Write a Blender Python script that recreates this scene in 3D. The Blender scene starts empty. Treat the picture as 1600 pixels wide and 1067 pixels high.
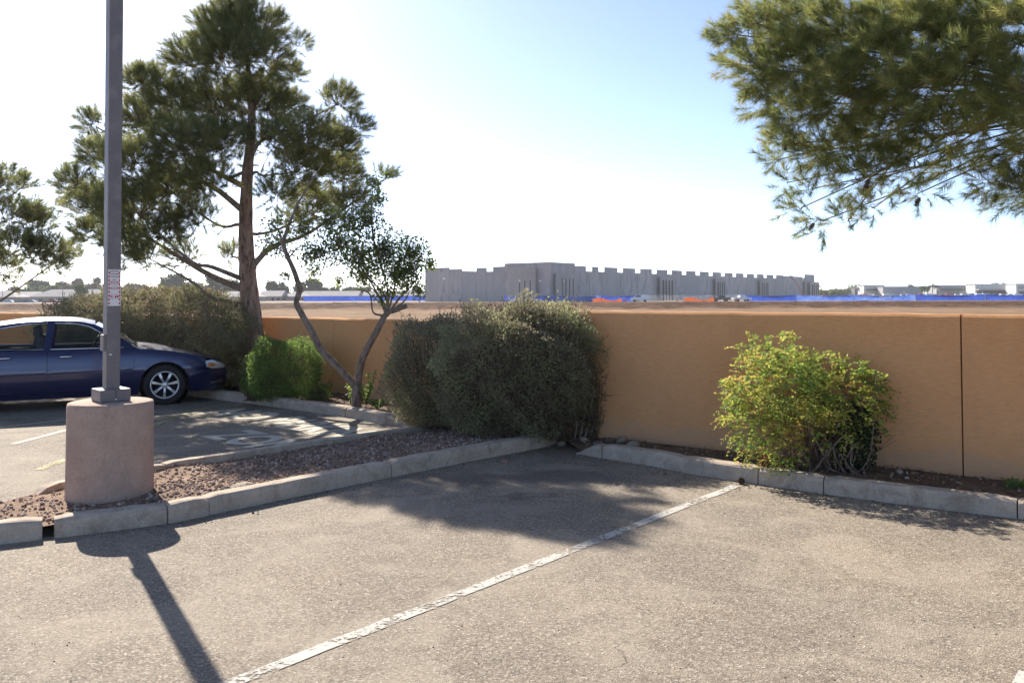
import bpy, bmesh, math, random
import numpy as np
from mathutils import Vector, Matrix
from mathutils.geometry import delaunay_2d_cdt

random.seed(7); rng = np.random.default_rng(7)
SC = bpy.context.scene
COL = SC.collection
R = math.radians

# ------------------------------------------------------------------ camera
F_PX, PITCH, ROLL, CAM_H = 1350.0, R(1.5), R(-0.17), 1.8
PP_V = 462.0 - F_PX * math.tan(PITCH)          # row of the optical axis in the 1600x1067 photograph
cam_d = bpy.data.cameras.new('camera'); cam = bpy.data.objects.new('camera', cam_d); COL.objects.link(cam)
cam_d.sensor_width = 36.0; cam_d.lens = 36.0 * F_PX / 1600.0
cam_d.shift_y = -(533.5 - PP_V) / 1600.0
cam_d.clip_start = 0.05; cam_d.clip_end = 9000.0
CAM_M = Matrix.Translation((0, 0, CAM_H)) @ Matrix.Rotation(R(90) + PITCH, 4, 'X') @ Matrix.Rotation(ROLL, 4, 'Z')
cam.matrix_world = CAM_M
SC.camera = cam

# ------------------------------------------------------------------ sky, sun, exposure
SUN_AZ, SUN_EL = R(-31.0), R(34.0)             # azimuth measured from +Y, negative = to the left
to_sun = Vector((math.sin(SUN_AZ) * math.cos(SUN_EL), math.cos(SUN_AZ) * math.cos(SUN_EL), math.sin(SUN_EL)))
world = bpy.data.worlds.new('World'); SC.world = world; world.use_nodes = True
wn = world.node_tree.nodes; wl = world.node_tree.links
wn.clear()
sky = wn.new('ShaderNodeTexSky'); sky.sky_type = 'NISHITA'; sky.sun_disc = False
sky.sun_elevation = SUN_EL; sky.sun_rotation = SUN_AZ
sky.altitude = 300.0; sky.air_density = 0.42; sky.dust_density = 0.42; sky.ozone_density = 0.0
bg = wn.new('ShaderNodeBackground'); bg.inputs['Strength'].default_value = 0.108
wo = wn.new('ShaderNodeOutputWorld')
wl.new(sky.outputs[0], bg.inputs[0]); wl.new(bg.outputs[0], wo.inputs[0])
sun_d = bpy.data.lights.new('sun', 'SUN'); sun_d.energy = 4.0; sun_d.angle = R(0.53); sun_d.color = (1.0, 0.93, 0.82)
sun = bpy.data.objects.new('sun', sun_d); COL.objects.link(sun)
sun.rotation_mode = 'QUATERNION'; sun.rotation_quaternion = (-to_sun).to_track_quat('-Z', 'Y'); sun.location = (-10, 20, 30)
SC.view_settings.view_transform = 'Standard'; SC.view_settings.look = 'None'
SC.view_settings.exposure = 1.5; SC.view_settings.gamma = 1.0; SC.view_settings.use_curve_mapping = False
SC.render.engine = 'CYCLES'
SC.cycles.use_adaptive_sampling = True; SC.cycles.adaptive_threshold = 0.02
SC.cycles.max_bounces = 5; SC.cycles.diffuse_bounces = 3; SC.cycles.glossy_bounces = 3
SC.cycles.transmission_bounces = 5; SC.cycles.transparent_max_bounces = 8; SC.cycles.volume_bounces = 0
SC.cycles.caustics_reflective = False; SC.cycles.caustics_refractive = False
SC.cycles.use_denoising = True

# ------------------------------------------------------------------ survey helpers: where a point of the place lies
_M3 = CAM_M.to_3x3()
def ray(u, v):
    return _M3 @ Vector(((u - 800.0) / F_PX, -(v - PP_V) / F_PX, -1.0))
def G(u, v, z=0.0):
    d = ray(u, v); t = (z - CAM_H) / d.z
    return Vector((d.x * t, d.y * t, z))
def at(u, v, Y):
    d = ray(u, v); t = Y / d.y
    return Vector((d.x * t, Y, CAM_H + d.z * t))

# ------------------------------------------------------------------ object helpers
def tag(o, label=None, cat=None, group=None, kind=None):
    if label: o['label'] = label
    if cat: o['category'] = cat
    if group: o['group'] = group
    if kind: o['kind'] = kind
    return o
def empty(name, loc=(0, 0, 0), rz=0.0, **kw):
    o = bpy.data.objects.new(name, None); COL.objects.link(o)
    o.location = loc; o.rotation_euler = (0, 0, rz); o.empty_display_size = 0.2
    return tag(o, **kw)
def link(name, me, mat=None, parent=None, smooth=False, **kw):
    o = bpy.data.objects.new(name, me); COL.objects.link(o)
    if mat and not me.materials: me.materials.append(mat)
    if parent: o.parent = parent
    if smooth and len(me.polygons): me.polygons.foreach_set('use_smooth', [True] * len(me.polygons))
    return tag(o, **kw)
def mesh_pd(name, vs, fs, smooth=False):
    me = bpy.data.meshes.new(name); me.from_pydata([tuple(v) for v in vs], [], fs); me.validate(); me.update()
    if smooth: me.polygons.foreach_set('use_smooth', [True] * len(me.polygons))
    return me
def mesh_np(name, V, Fc, rnd=None):
    """V (n,3), Fc (m,k) index array; rnd (m,) -> per-face float attribute"""
    me = bpy.data.meshes.new(name); n, (m, k) = len(V), Fc.shape
    me.vertices.add(n); me.vertices.foreach_set('co', V.astype(np.float32).ravel())
    me.loops.add(m * k); me.loops.foreach_set('vertex_index', Fc.astype(np.int32).ravel())
    me.polygons.add(m); me.polygons.foreach_set('loop_start', np.arange(0, m * k, k, dtype=np.int32))
    me.polygons.foreach_set('loop_total', np.full(m, k, dtype=np.int32))
    if rnd is not None:
        a = me.attributes.new('rnd', 'FLOAT', 'FACE'); a.data.foreach_set('value', rnd.astype(np.float32))
    me.update(calc_edges=True)
    return me
class MB:
    """collects shapes into one mesh"""
    def __init__(s): s.v = []; s.f = []
    def add(s, vs, fs):
        b = len(s.v); s.v += [tuple(v) for v in vs]; s.f += [tuple(i + b for i in f) for f in fs]; return s
    def box(s, c, size, M=None):
        x, y, z = [k / 2 for k in size]; c = Vector(c)
        vs = [Vector((sx * x, sy * y, sz * z)) for sz in (-1, 1) for sy in (-1, 1) for sx in (-1, 1)]
        vs = [(M @ p if M else p) + c for p in vs]
        return s.add(vs, [(0, 2, 3, 1), (4, 5, 7, 6), (0, 1, 5, 4), (2, 6, 7, 3), (0, 4, 6, 2), (1, 3, 7, 5)])
    def tube(s, pts, rad, n=8, caps=True):
        pts = [Vector(p) for p in pts]; rad = rad if hasattr(rad, '__len__') else [rad] * len(pts)
        vs = []; fs = []
        ref = Vector((0.31, 0.17, 0.93))
        for i, p in enumerate(pts):
            t = (pts[min(i + 1, len(pts) - 1)] - pts[max(i - 1, 0)]).normalized()
            a = t.cross(ref)
            if a.length < 0.1: a = t.cross(Vector((1, 0, 0)))
            a.normalize(); b = t.cross(a)
            for k in range(n):
                th = 2 * math.pi * k / n
                vs.append(p + (a * math.cos(th) + b * math.sin(th)) * rad[i])
        for i in range(len(pts) - 1):
            for k in range(n):
                k2 = (k + 1) % n
                fs.append((i * n + k, i * n + k2, (i + 1) * n + k2, (i + 1) * n + k))
        if caps:
            fs.append(tuple(range(n))[::-1]); fs.append(tuple((len(pts) - 1) * n + k for k in range(n)))
        return s.add(vs, fs)
    def lathe(s, prof, n=24, M=None):
        """prof: (r, h) about the local Z axis"""
        vs = []; fs = []
        for r, h in prof:
            for k in range(n):
                th = 2 * math.pi * k / n; p = Vector((r * math.cos(th), r * math.sin(th), h)); vs.append(M @ p if M else p)
        for i in range(len(prof) - 1):
            for k in range(n):
                k2 = (k + 1) % n; fs.append((i * n + k, i * n + k2, (i + 1) * n + k2, (i + 1) * n + k))
        return s.add(vs, fs)
    def build(s, name, mat, parent=None, smooth=False, bevel=0, **kw):
        me = mesh_pd(name, s.v, s.f, smooth)
        o = link(name, me, mat, parent, **kw)
        if bevel:
            b = o.modifiers.new('bevel', 'BEVEL'); b.width = bevel; b.segments = 2; b.limit_method = 'ANGLE'; b.angle_limit = R(35)
        return o

# ------------------------------------------------------------------ material helpers
def new_mat(name):
    m = bpy.data.materials.new(name); m.use_nodes = True
    nt = m.node_tree; b = nt.nodes['Principled BSDF']
    return m, nt, b
def nd(nt, typ, **kw):
    n = nt.nodes.new(typ)
    for k, v in kw.items(): setattr(n, k, v)
    return n
def simple(name, col, rough=0.6, metal=0.0, spec=0.5, coat=0.0):
    m, nt, b = new_mat(name)
    b.inputs['Base Color'].default_value = (*col, 1); b.inputs['Roughness'].default_value = rough
    b.inputs['Metallic'].default_value = metal; b.inputs['Specular IOR Level'].default_value = spec
    b.inputs['Coat Weight'].default_value = coat
    return m
def coords(nt, scale=(1, 1, 1), obj=True):
    tc = nd(nt, 'ShaderNodeTexCoord'); mp = nd(nt, 'ShaderNodeMapping'); mp.inputs['Scale'].default_value = scale
    if obj: nt.links.new(tc.outputs['Object'], mp.inputs[0])
    else:
        g = nd(nt, 'ShaderNodeNewGeometry'); nt.links.new(g.outputs['Position'], mp.inputs[0])
    return mp.outputs[0]
def noise(nt, vec, scale, detail=4, rough=0.6, dist=0.0):
    n = nd(nt, 'ShaderNodeTexNoise'); n.inputs['Scale'].default_value = scale; n.inputs['Detail'].default_value = detail
    n.inputs['Roughness'].default_value = rough; n.inputs['Distortion'].default_value = dist
    nt.links.new(vec, n.inputs['Vector']); return n.outputs['Fac']
def ramp(nt, fac, stops, interp='LINEAR'):
    r = nd(nt, 'ShaderNodeValToRGB'); cr = r.color_ramp; cr.interpolation = interp
    while len(cr.elements) < len(stops): cr.elements.new(0.5)
    for e, (p, c) in zip(cr.elements, stops):
        e.position = p; e.color = (*c, 1) if len(c) == 3 else c
    nt.links.new(fac, r.inputs[0]); return r.outputs[0]
def mix(nt, fac, a, b, mode='MIX'):
    m = nd(nt, 'ShaderNodeMix', data_type='RGBA', blend_type=mode)
    for key, val in ((0, fac), (6, a), (7, b)):
        if isinstance(val, (int, float)): m.inputs[key].default_value = val
        elif isinstance(val, tuple): m.inputs[key].default_value = (*val, 1)
        else: nt.links.new(val, m.inputs[key])
    return m.outputs[2]
def bump(nt, h, b, strength=0.4, dist=0.01):
    n = nd(nt, 'ShaderNodeBump'); n.inputs['Strength'].default_value = strength; n.inputs['Distance'].default_value = dist
    nt.links.new(h, n.inputs['Height']); nt.links.new(n.outputs[0], b.inputs['Normal'])
def mottled(name, c1, c2, scale=3.0, rough=0.85, bs=0.3, bscale=60, bd=0.01, c3=None, s3=30, obj=True, stretch=(1, 1, 1), spec=0.3):
    m, nt, b = new_mat(name)
    v = coords(nt, stretch, obj)
    f = noise(nt, v, scale, 6, 0.65)
    c = ramp(nt, f, [(0.32, c1), (0.68, c2)])
    if c3: c = mix(nt, ramp(nt, noise(nt, v, s3, 3, 0.6), [(0.5, (0, 0, 0)), (0.72, (1, 1, 1))]), c, c3)
    nt.links.new(c, b.inputs['Base Color']); b.inputs['Roughness'].default_value = rough; b.inputs['Specular IOR Level'].default_value = spec
    bump(nt, noise(nt, v, bscale, 5, 0.7), b, bs, bd)
    return m
def leaf_mat(name, stops, transl=0.35, rough=0.6):
    m, nt, b = new_mat(name)
    a = nd(nt, 'ShaderNodeAttribute', attribute_name='rnd')
    c = ramp(nt, a.outputs['Fac'], stops)
    nt.links.new(c, b.inputs['Base Color']); b.inputs['Roughness'].default_value = rough; b.inputs['Specular IOR Level'].default_value = 0.25
    t = nd(nt, 'ShaderNodeBsdfTranslucent'); nt.links.new(c, t.inputs['Color'])
    mx = nd(nt, 'ShaderNodeMixShader'); mx.inputs[0].default_value = transl
    nt.links.new(b.outputs[0], mx.inputs[1]); nt.links.new(t.outputs[0], mx.inputs[2])
    nt.links.new(mx.outputs[0], nt.nodes['Material Output'].inputs['Surface'])
    return m

# ------------------------------------------------------------------ materials of the setting
def asphalt_material():
    m, nt, b = new_mat('asphalt'); L = nt.links.new
    v = coords(nt)
    vo = nd(nt, 'ShaderNodeTexVoronoi'); vo.inputs['Scale'].default_value = 105; L(v, vo.inputs['Vector'])
    sep = nd(nt, 'ShaderNodeSeparateColor'); L(vo.outputs['Color'], sep.inputs[0])
    agg = ramp(nt, sep.outputs[0], [(0.0, (0.115, 0.097, 0.08)), (0.3, (0.2, 0.166, 0.132)), (0.72, (0.256, 0.213, 0.168)), (0.93, (0.33, 0.288, 0.24)), (1.0, (0.46, 0.42, 0.365))])
    big = noise(nt, v, 0.55, 5, 0.6, 0.6)
    c = mix(nt, 1.0, agg, ramp(nt, big, [(0.3, (0.88, 0.87, 0.86)), (0.52, (1.0, 0.98, 0.95)), (0.75, (1.12, 1.08, 1.01))]), 'MULTIPLY')
    med = noise(nt, v, 7.0, 6, 0.7, 0.4)
    c = mix(nt, 1.0, c, ramp(nt, med, [(0.3, (0.9, 0.89, 0.88)), (0.7, (1.07, 1.07, 1.06))]), 'MULTIPLY')
    fine = noise(nt, v, 26.0, 4, 0.75)
    c = mix(nt, 1.0, c, ramp(nt, fine, [(0.34, (0.72, 0.72, 0.72)), (0.55, (1.04, 1.04, 1.04))]), 'MULTIPLY')
    # pale dust collected in drifts
    dust = ramp(nt, noise(nt, v, 1.3, 5, 0.6, 1.0), [(0.45, (0, 0, 0)), (0.72, (0.6, 0.6, 0.6))])
    c = mix(nt, dust, c, (0.36, 0.305, 0.235))
    # fine cracks, only in patches
    vv = nd(nt, 'ShaderNodeVectorMath', operation='ADD'); nz = nd(nt, 'ShaderNodeTexNoise'); nz.inputs['Scale'].default_value = 2.2; nz.inputs['Detail'].default_value = 5
    L(v, nz.inputs['Vector']); L(v, vv.inputs[0]); L(nz.outputs['Color'], vv.inputs[1])
    vc = nd(nt, 'ShaderNodeTexVoronoi', feature='DISTANCE_TO_EDGE'); vc.inputs['Scale'].default_value = 0.75; L(vv.outputs[0], vc.inputs['Vector'])
    crack = ramp(nt, vc.outputs['Distance'], [(0.0, (1, 1, 1)), (0.009, (0, 0, 0))])
    pm = ramp(nt, noise(nt, v, 0.33, 3, 0.5), [(0.57, (0, 0, 0)), (0.64, (0.85, 0.85, 0.85))])
    cm = mix(nt, 1.0, crack, pm, 'MULTIPLY')
    c = mix(nt, cm, c, (0.035, 0.03, 0.027))
    # dark blotches with ragged edges
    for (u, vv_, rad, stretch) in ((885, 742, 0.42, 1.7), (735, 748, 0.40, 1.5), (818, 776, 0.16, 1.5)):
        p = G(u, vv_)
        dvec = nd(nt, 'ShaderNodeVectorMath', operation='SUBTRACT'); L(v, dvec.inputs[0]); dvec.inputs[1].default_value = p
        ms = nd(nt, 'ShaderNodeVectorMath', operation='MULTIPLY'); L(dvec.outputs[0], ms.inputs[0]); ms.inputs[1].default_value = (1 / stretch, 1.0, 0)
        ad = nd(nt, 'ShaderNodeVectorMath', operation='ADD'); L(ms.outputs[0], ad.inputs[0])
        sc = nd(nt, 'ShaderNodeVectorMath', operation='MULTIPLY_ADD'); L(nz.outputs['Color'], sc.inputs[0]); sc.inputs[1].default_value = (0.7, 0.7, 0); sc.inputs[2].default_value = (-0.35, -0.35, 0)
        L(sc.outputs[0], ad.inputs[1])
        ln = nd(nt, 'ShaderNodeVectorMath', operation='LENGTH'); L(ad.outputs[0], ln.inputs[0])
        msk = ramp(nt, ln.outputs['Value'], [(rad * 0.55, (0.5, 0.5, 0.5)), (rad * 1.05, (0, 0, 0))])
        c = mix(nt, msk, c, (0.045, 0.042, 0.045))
    L(c, b.inputs['Base Color']); b.inputs['Roughness'].default_value = 0.9; b.inputs['Specular IOR Level'].default_value = 0.25
    hb = nd(nt, 'ShaderNodeMath', operation='ADD'); L(vo.outputs['Distance'], hb.inputs[0]); L(fine, hb.inputs[1])
    bump(nt, hb.outputs[0], b, 0.55, 0.006)
    return m
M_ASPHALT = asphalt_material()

def concrete_material(name, base=(0.40, 0.36, 0.32), dark=(0.17, 0.14, 0.12)):
    m, nt, b = new_mat(name); L = nt.links.new
    v = coords(nt)
    c = ramp(nt, noise(nt, v, 2.3, 7, 0.7, 0.5), [(0.25, tuple(k * 0.72 for k in base)), (0.55, base), (0.8, tuple(k * 1.15 for k in base))])
    st = ramp(nt, noise(nt, v, 5.0, 6, 0.75, 1.2), [(0.48, (0, 0, 0)), (0.7, (0.8, 0.8, 0.8))])
    c = mix(nt, st, c, dark)
    st2 = ramp(nt, noise(nt, coords(nt, (1, 1, .35)), 14.0, 6, 0.8, 0.8), [(0.55, (0, 0, 0)), (0.72, (0.6, 0.6, 0.6))]); c = mix(nt, st2, c, tuple(k * 0.6 for k in dark))
    c = mix(nt, 1.0, c, ramp(nt, noise(nt, v, 70, 4, 0.7), [(0.3, (0.8, 0.8, 0.8)), (0.6, (1.05, 1.05, 1.05))]), 'MULTIPLY')
    L(c, b.inputs['Base Color']); b.inputs['Roughness'].default_value = 0.92; b.inputs['Specular IOR Level'].default_value = 0.2
    bump(nt, noise(nt, v, 55, 6, 0.75), b, 0.4, 0.006)
    return m
M_KERB = concrete_material('kerb_concrete', (0.47, 0.385, 0.305), (0.25, 0.185, 0.135))
M_POLEBASE = concrete_material('painted_pole_base', (0.46, 0.325, 0.255), (0.36, 0.25, 0.19))
M_SOIL = mottled('soil', (0.075, 0.05, 0.034), (0.19, 0.13, 0.09), 5, 0.95, 0.9, 45, 0.03, (0.26, 0.19, 0.13), 22)
M_ISLAND = mottled('island_dirt', (0.16, 0.095, 0.06), (0.34, 0.22, 0.15), 4, 0.95, 0.9, 60, 0.03, (0.4, 0.3, 0.22), 30)
M_TERRAIN = mottled('terrain_dirt', (0.16, 0.115, 0.075), (0.26, 0.2, 0.14), 0.02, 0.95, 0.4, 1.0, 0.1)
M_FIELD = None
def field_material():
    m, nt, b = new_mat('ploughed_earth'); L = nt.links.new
    v = coords(nt)
    geo = nd(nt, 'ShaderNodeAttribute', attribute_name='turned')
    dark = ramp(nt, noise(nt, v, 0.9, 6, 0.75), [(0.3, (0.035, 0.016, 0.009)), (0.5, (0.095, 0.048, 0.027)), (0.75, (0.19, 0.105, 0.06))])
    tan = ramp(nt, noise(nt, v, 0.25, 6, 0.7), [(0.3, (0.19, 0.115, 0.065)), (0.7, (0.33, 0.22, 0.13))])
    c = mix(nt, geo.outputs['Fac'], tan, dark)
    L(c, b.inputs['Base Color']); b.inputs['Roughness'].default_value = 0.95; b.inputs['Specular IOR Level'].default_value = 0.1
    bump(nt, noise(nt, v, 1.6, 6, 0.8), b, 0.9, 0.4)
    return m
M_FIELD = field_material()

def wall_material(name, c1, c2, stain):
    m, nt, b = new_mat(name); L = nt.links.new
    v = coords(nt); vs = coords(nt, (1.0, 1.0, 5.0)); vvert = coords(nt, (3.0, 3.0, 0.35))
    c = ramp(nt, noise(nt, v, 0.9, 5, 0.6, 0.4), [(0.3, c1), (0.7, c2)])
    c = mix(nt, 1.0, c, ramp(nt, noise(nt, vs, 13, 6, 0.8), [(0.3, (0.84, 0.83, 0.82)), (0.62, (1.05, 1.05, 1.05))]), 'MULTIPLY')
    c = mix(nt, ramp(nt, noise(nt, vvert, 1.6, 5, 0.6), [(0.58, (0, 0, 0)), (0.8, (0.45, 0.45, 0.45))]), c, stain)
    # splash-back of dirt along the foot of the wall
    sp = nd(nt, 'ShaderNodeSeparateXYZ'); L(v, sp.inputs[0])
    nm = nd(nt, 'ShaderNodeMath', operation='MULTIPLY_ADD'); L(noise(nt, v, 3.0, 5, 0.7), nm.inputs[0]); nm.inputs[1].default_value = -0.42; L(sp.outputs['Z'], nm.inputs[2])
    c = mix(nt, ramp(nt, nm.outputs[0], [(0.0, (0.55, 0.55, 0.55)), (0.16, (0, 0, 0))]), c, (0.6, 0.37, 0.23))
    L(c, b.inputs['Base Color']); b.inputs['Roughness'].default_value = 0.93; b.inputs['Specular IOR Level'].default_value = 0.15
    bump(nt, noise(nt, vs, 24, 7, 0.85), b, 0.6, 0.02)
    return m
M_WALL = wall_material('stucco_wall', (0.76, 0.375, 0.165), (0.83, 0.435, 0.205), (0.66, 0.335, 0.165))
M_PAINT = None
def paint_material(name, col, wear):
    m, nt, b = new_mat(name); L = nt.links.new
    v = coords(nt)
    f = noise(nt, v, 30, 6, 0.8); f2 = noise(nt, v, 4.0, 4, 0.6)
    s = nd(nt, 'ShaderNodeMath', operation='MULTIPLY_ADD'); L(f2, s.inputs[0]); s.inputs[1].default_value = 0.6; L(f, s.inputs[2])
    msk = ramp(nt, s.outputs[0], [(wear, (0, 0, 0)), (wear + 0.1, (1, 1, 1))])
    tr = nd(nt, 'ShaderNodeBsdfTransparent'); mx = nd(nt, 'ShaderNodeMixShader')
    b.inputs['Base Color'].default_value = (*col, 1); b.inputs['Roughness'].default_value = 0.85; b.inputs['Specular IOR Level'].default_value = 0.25
    c = mix(nt, ramp(nt, noise(nt, v, 90, 4, 0.7), [(0.35, (0.45, 0.45, 0.45)), (0.6, (0, 0, 0))]), col, tuple(k * 0.55 for k in col))
    L(c, b.inputs['Base Color'])
    L(msk, mx.inputs[0]); L(tr.outputs[0], mx.inputs[1]); L(b.outputs[0], mx.inputs[2]); L(mx.outputs[0], nt.nodes['Material Output'].inputs['Surface'])
    return m
M_PAINT = paint_material('white_line_paint', (0.50, 0.47, 0.42), 0.70)
M_PAINT2 = paint_material('worn_letter_paint', (0.55, 0.5, 0.4), 0.5)
M_YELLOW = paint_material('yellow_line_paint', (0.44, 0.39, 0.2), 0.70)

# ------------------------------------------------------------------ ground
def smooth01(t): t = np.clip(t, 0, 1); return t * t * (3 - 2 * t)
_perm = rng.random((64, 64))
def vnoise(x, y, s):
    """cheap tileable value noise, numpy arrays"""
    x = np.asarray(x, float) * s; y = np.asarray(y, float) * s
    xi = np.floor(x).astype(int); yi = np.floor(y).astype(int); fx = smooth01(x - xi); fy = smooth01(y - yi)
    a = _perm[xi % 64, yi % 64]; b_ = _perm[(xi + 1) % 64, yi % 64]; c = _perm[xi % 64, (yi + 1) % 64]; d = _perm[(xi + 1) % 64, (yi + 1) % 64]
    return (a * (1 - fx) + b_ * fx) * (1 - fy) + (c * (1 - fx) + d * fx) * fy
def grid_mesh(name, xs, ys, zf):
    X, Y = np.meshgrid(xs, ys); Z = zf(X, Y); nx, ny = len(xs), len(ys)
    V = np.stack([X.ravel(), Y.ravel(), Z.ravel()], 1)
    i = np.arange((nx - 1) * (ny - 1)); r = i // (nx - 1); c = i % (nx - 1); q = r * nx + c
    me = mesh_np(name, V, np.stack([q, q + 1, q + nx + 1, q + nx], 1)); return me, X, Y, Z
me = mesh_pd('terrain', [(-4000, -60, -0.06), (4000, -60, -0.06), (4000, 6000, -0.06), (-4000, 6000, -0.06)], [(0, 1, 2, 3)])
link('terrain', me, M_TERRAIN, kind='structure')
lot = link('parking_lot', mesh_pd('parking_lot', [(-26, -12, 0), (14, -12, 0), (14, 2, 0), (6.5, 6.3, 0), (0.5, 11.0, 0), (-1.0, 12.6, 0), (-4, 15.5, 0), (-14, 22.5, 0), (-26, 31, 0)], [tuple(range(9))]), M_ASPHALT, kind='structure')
def field_z(X, Y):
    w = (vnoise(X, Y * 0 + 3, 0.05) - 0.5) * 9
    def hump(c, r): return np.exp(-((Y + w - c) / r) ** 2)
    rough = (vnoise(X, Y, 0.9) - 0.45) * 0.42 + (vnoise(X, Y, 0.45) - 0.4) * 0.25 + (vnoise(X, Y, 0.16) - 0.5) * 0.25
    t = np.maximum.reduce([hump(112, 4), hump(126, 6), hump(141, 5), hump(163, 6), hump(182, 7), hump(205, 9), hump(225, 9)])
    field_z.t = np.clip(t * 1.1 + 0.25 * smooth01((Y - 108) / 10) - 0.1 + (vnoise(X, Y, 0.2) - 0.5) * 0.5, 0, 1)
    return 0.0 + 0.45 * hump(112, 3) + 0.55 * hump(126, 4) + 0.4 * hump(141, 4) + 0.4 * hump(163, 4) + 0.3 * hump(182, 5) + 0.12 * hump(205, 6) + rough * (0.25 + 0.8 * t) * np.clip((250 - Y) / 110, .15, 1)
me, X, Y, Z = grid_mesh('field', np.linspace(-165, 185, 560), np.concatenate([np.linspace(28, 78, 12)[:-1], np.linspace(78, 244, 230)]), field_z)
a = me.attributes.new('turned', 'FLOAT', 'POINT'); a.data.foreach_set('value', field_z.t.astype(np.float32).ravel())
link('ploughed_field', me, M_FIELD, smooth=True, kind='structure')

# walls (plan positions surveyed from their feet)
RW0, RWd = Vector((1.23, 10.4, 0)), Vector((3.43, -2.54, 0)).normalized()
LW = [Vector((-26, 30.6, 0)), Vector((-13.2, 22.0, 0)), Vector((-3.85, 16.0, 0)), Vector((-0.15, 12.35, 0))]
RWs, RWj, RWe = RW0 + RWd * -1.9, None, RW0 + RWd * 11
def on_line_at_u(p, d, u, v=600):
    r = ray(u, v); # solve p + t d with x/y = r.x/r.y
    k = r.x / r.y; t = (p.x - k * p.y) / (k * d.y - d.x); return p + d * t
RWj = on_line_at_u(RW0, RWd, 1503, 620)
def wall_panel(p0, p1, z0, z1, th, parent, rough=0.004):
    d = (p1 - p0); Ln = d.length; d.normalize(); n = Vector((-d.y, d.x, 0))
    k = max(2, int(Ln / 0.25)); vs = []; fs = []
    for i in range(k + 1):
        q = p0 + d * (Ln * i / k); e = random.uniform(-rough, rough)
        for (o, z) in ((0, z0), (0, z1 - 0.025 + e), (0.02, z1 + e), (th - 0.02, z1 + e), (th, z1 - 0.025 + e), (th, z0)): vs.append(q + n * o + Vector((0, 0, z)))
    for i in range(k):
        for j in range(5): fs.append((i * 6 + j, (i + 1) * 6 + j, (i + 1) * 6 + j + 1, i * 6 + j + 1))
    fs += [tuple(range(6))[::-1], tuple(k * 6 + j for j in range(6))]
    return link('wall_panel', mesh_pd('wall_panel', vs, fs), M_WALL, parent)
wr = empty('perimeter_wall', (0, 0, 0), label='tall orange tan stucco wall behind the yellow green bush', cat='wall', group='stucco boundary walls')
jg = 0.007
wall_panel(RWs, RWj - RWd * jg, -0.05, 1.61, 0.2, wr); wall_panel(RWj + RWd * jg, RWe, -0.05, 1.61, 0.2, wr)
wall_panel(RWs + Vector((0.05, 0.22, 0)), Vector((-0.1, 12.5, 0)), -0.05, 1.58, 0.2, wr)
wl_ = empty('perimeter_wall', (0, 0, 0), label='lower stucco wall running behind the hedge and forked tree', cat='wall', group='stucco boundary walls')
LWj = on_line_at_u(LW[3], (LW[2] - LW[3]).normalized(), 521, 560); dl = (LW[3] - LW[2]).normalized()
wall_panel(LW[0], LW[1], -0.05, 1.41, 0.2, wl_); wall_panel(LW[1] + Vector((0.02, -0.01, 0)), LW[2], -0.05, 1.405, 0.2, wl_)
wall_panel(LW[2] + dl * 0.01, LWj - dl * 0.004, -0.05, 1.41, 0.2, wl_); wall_panel(LWj + dl * 0.004, LW[3], -0.05, 1.41, 0.2, wl_)

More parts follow.
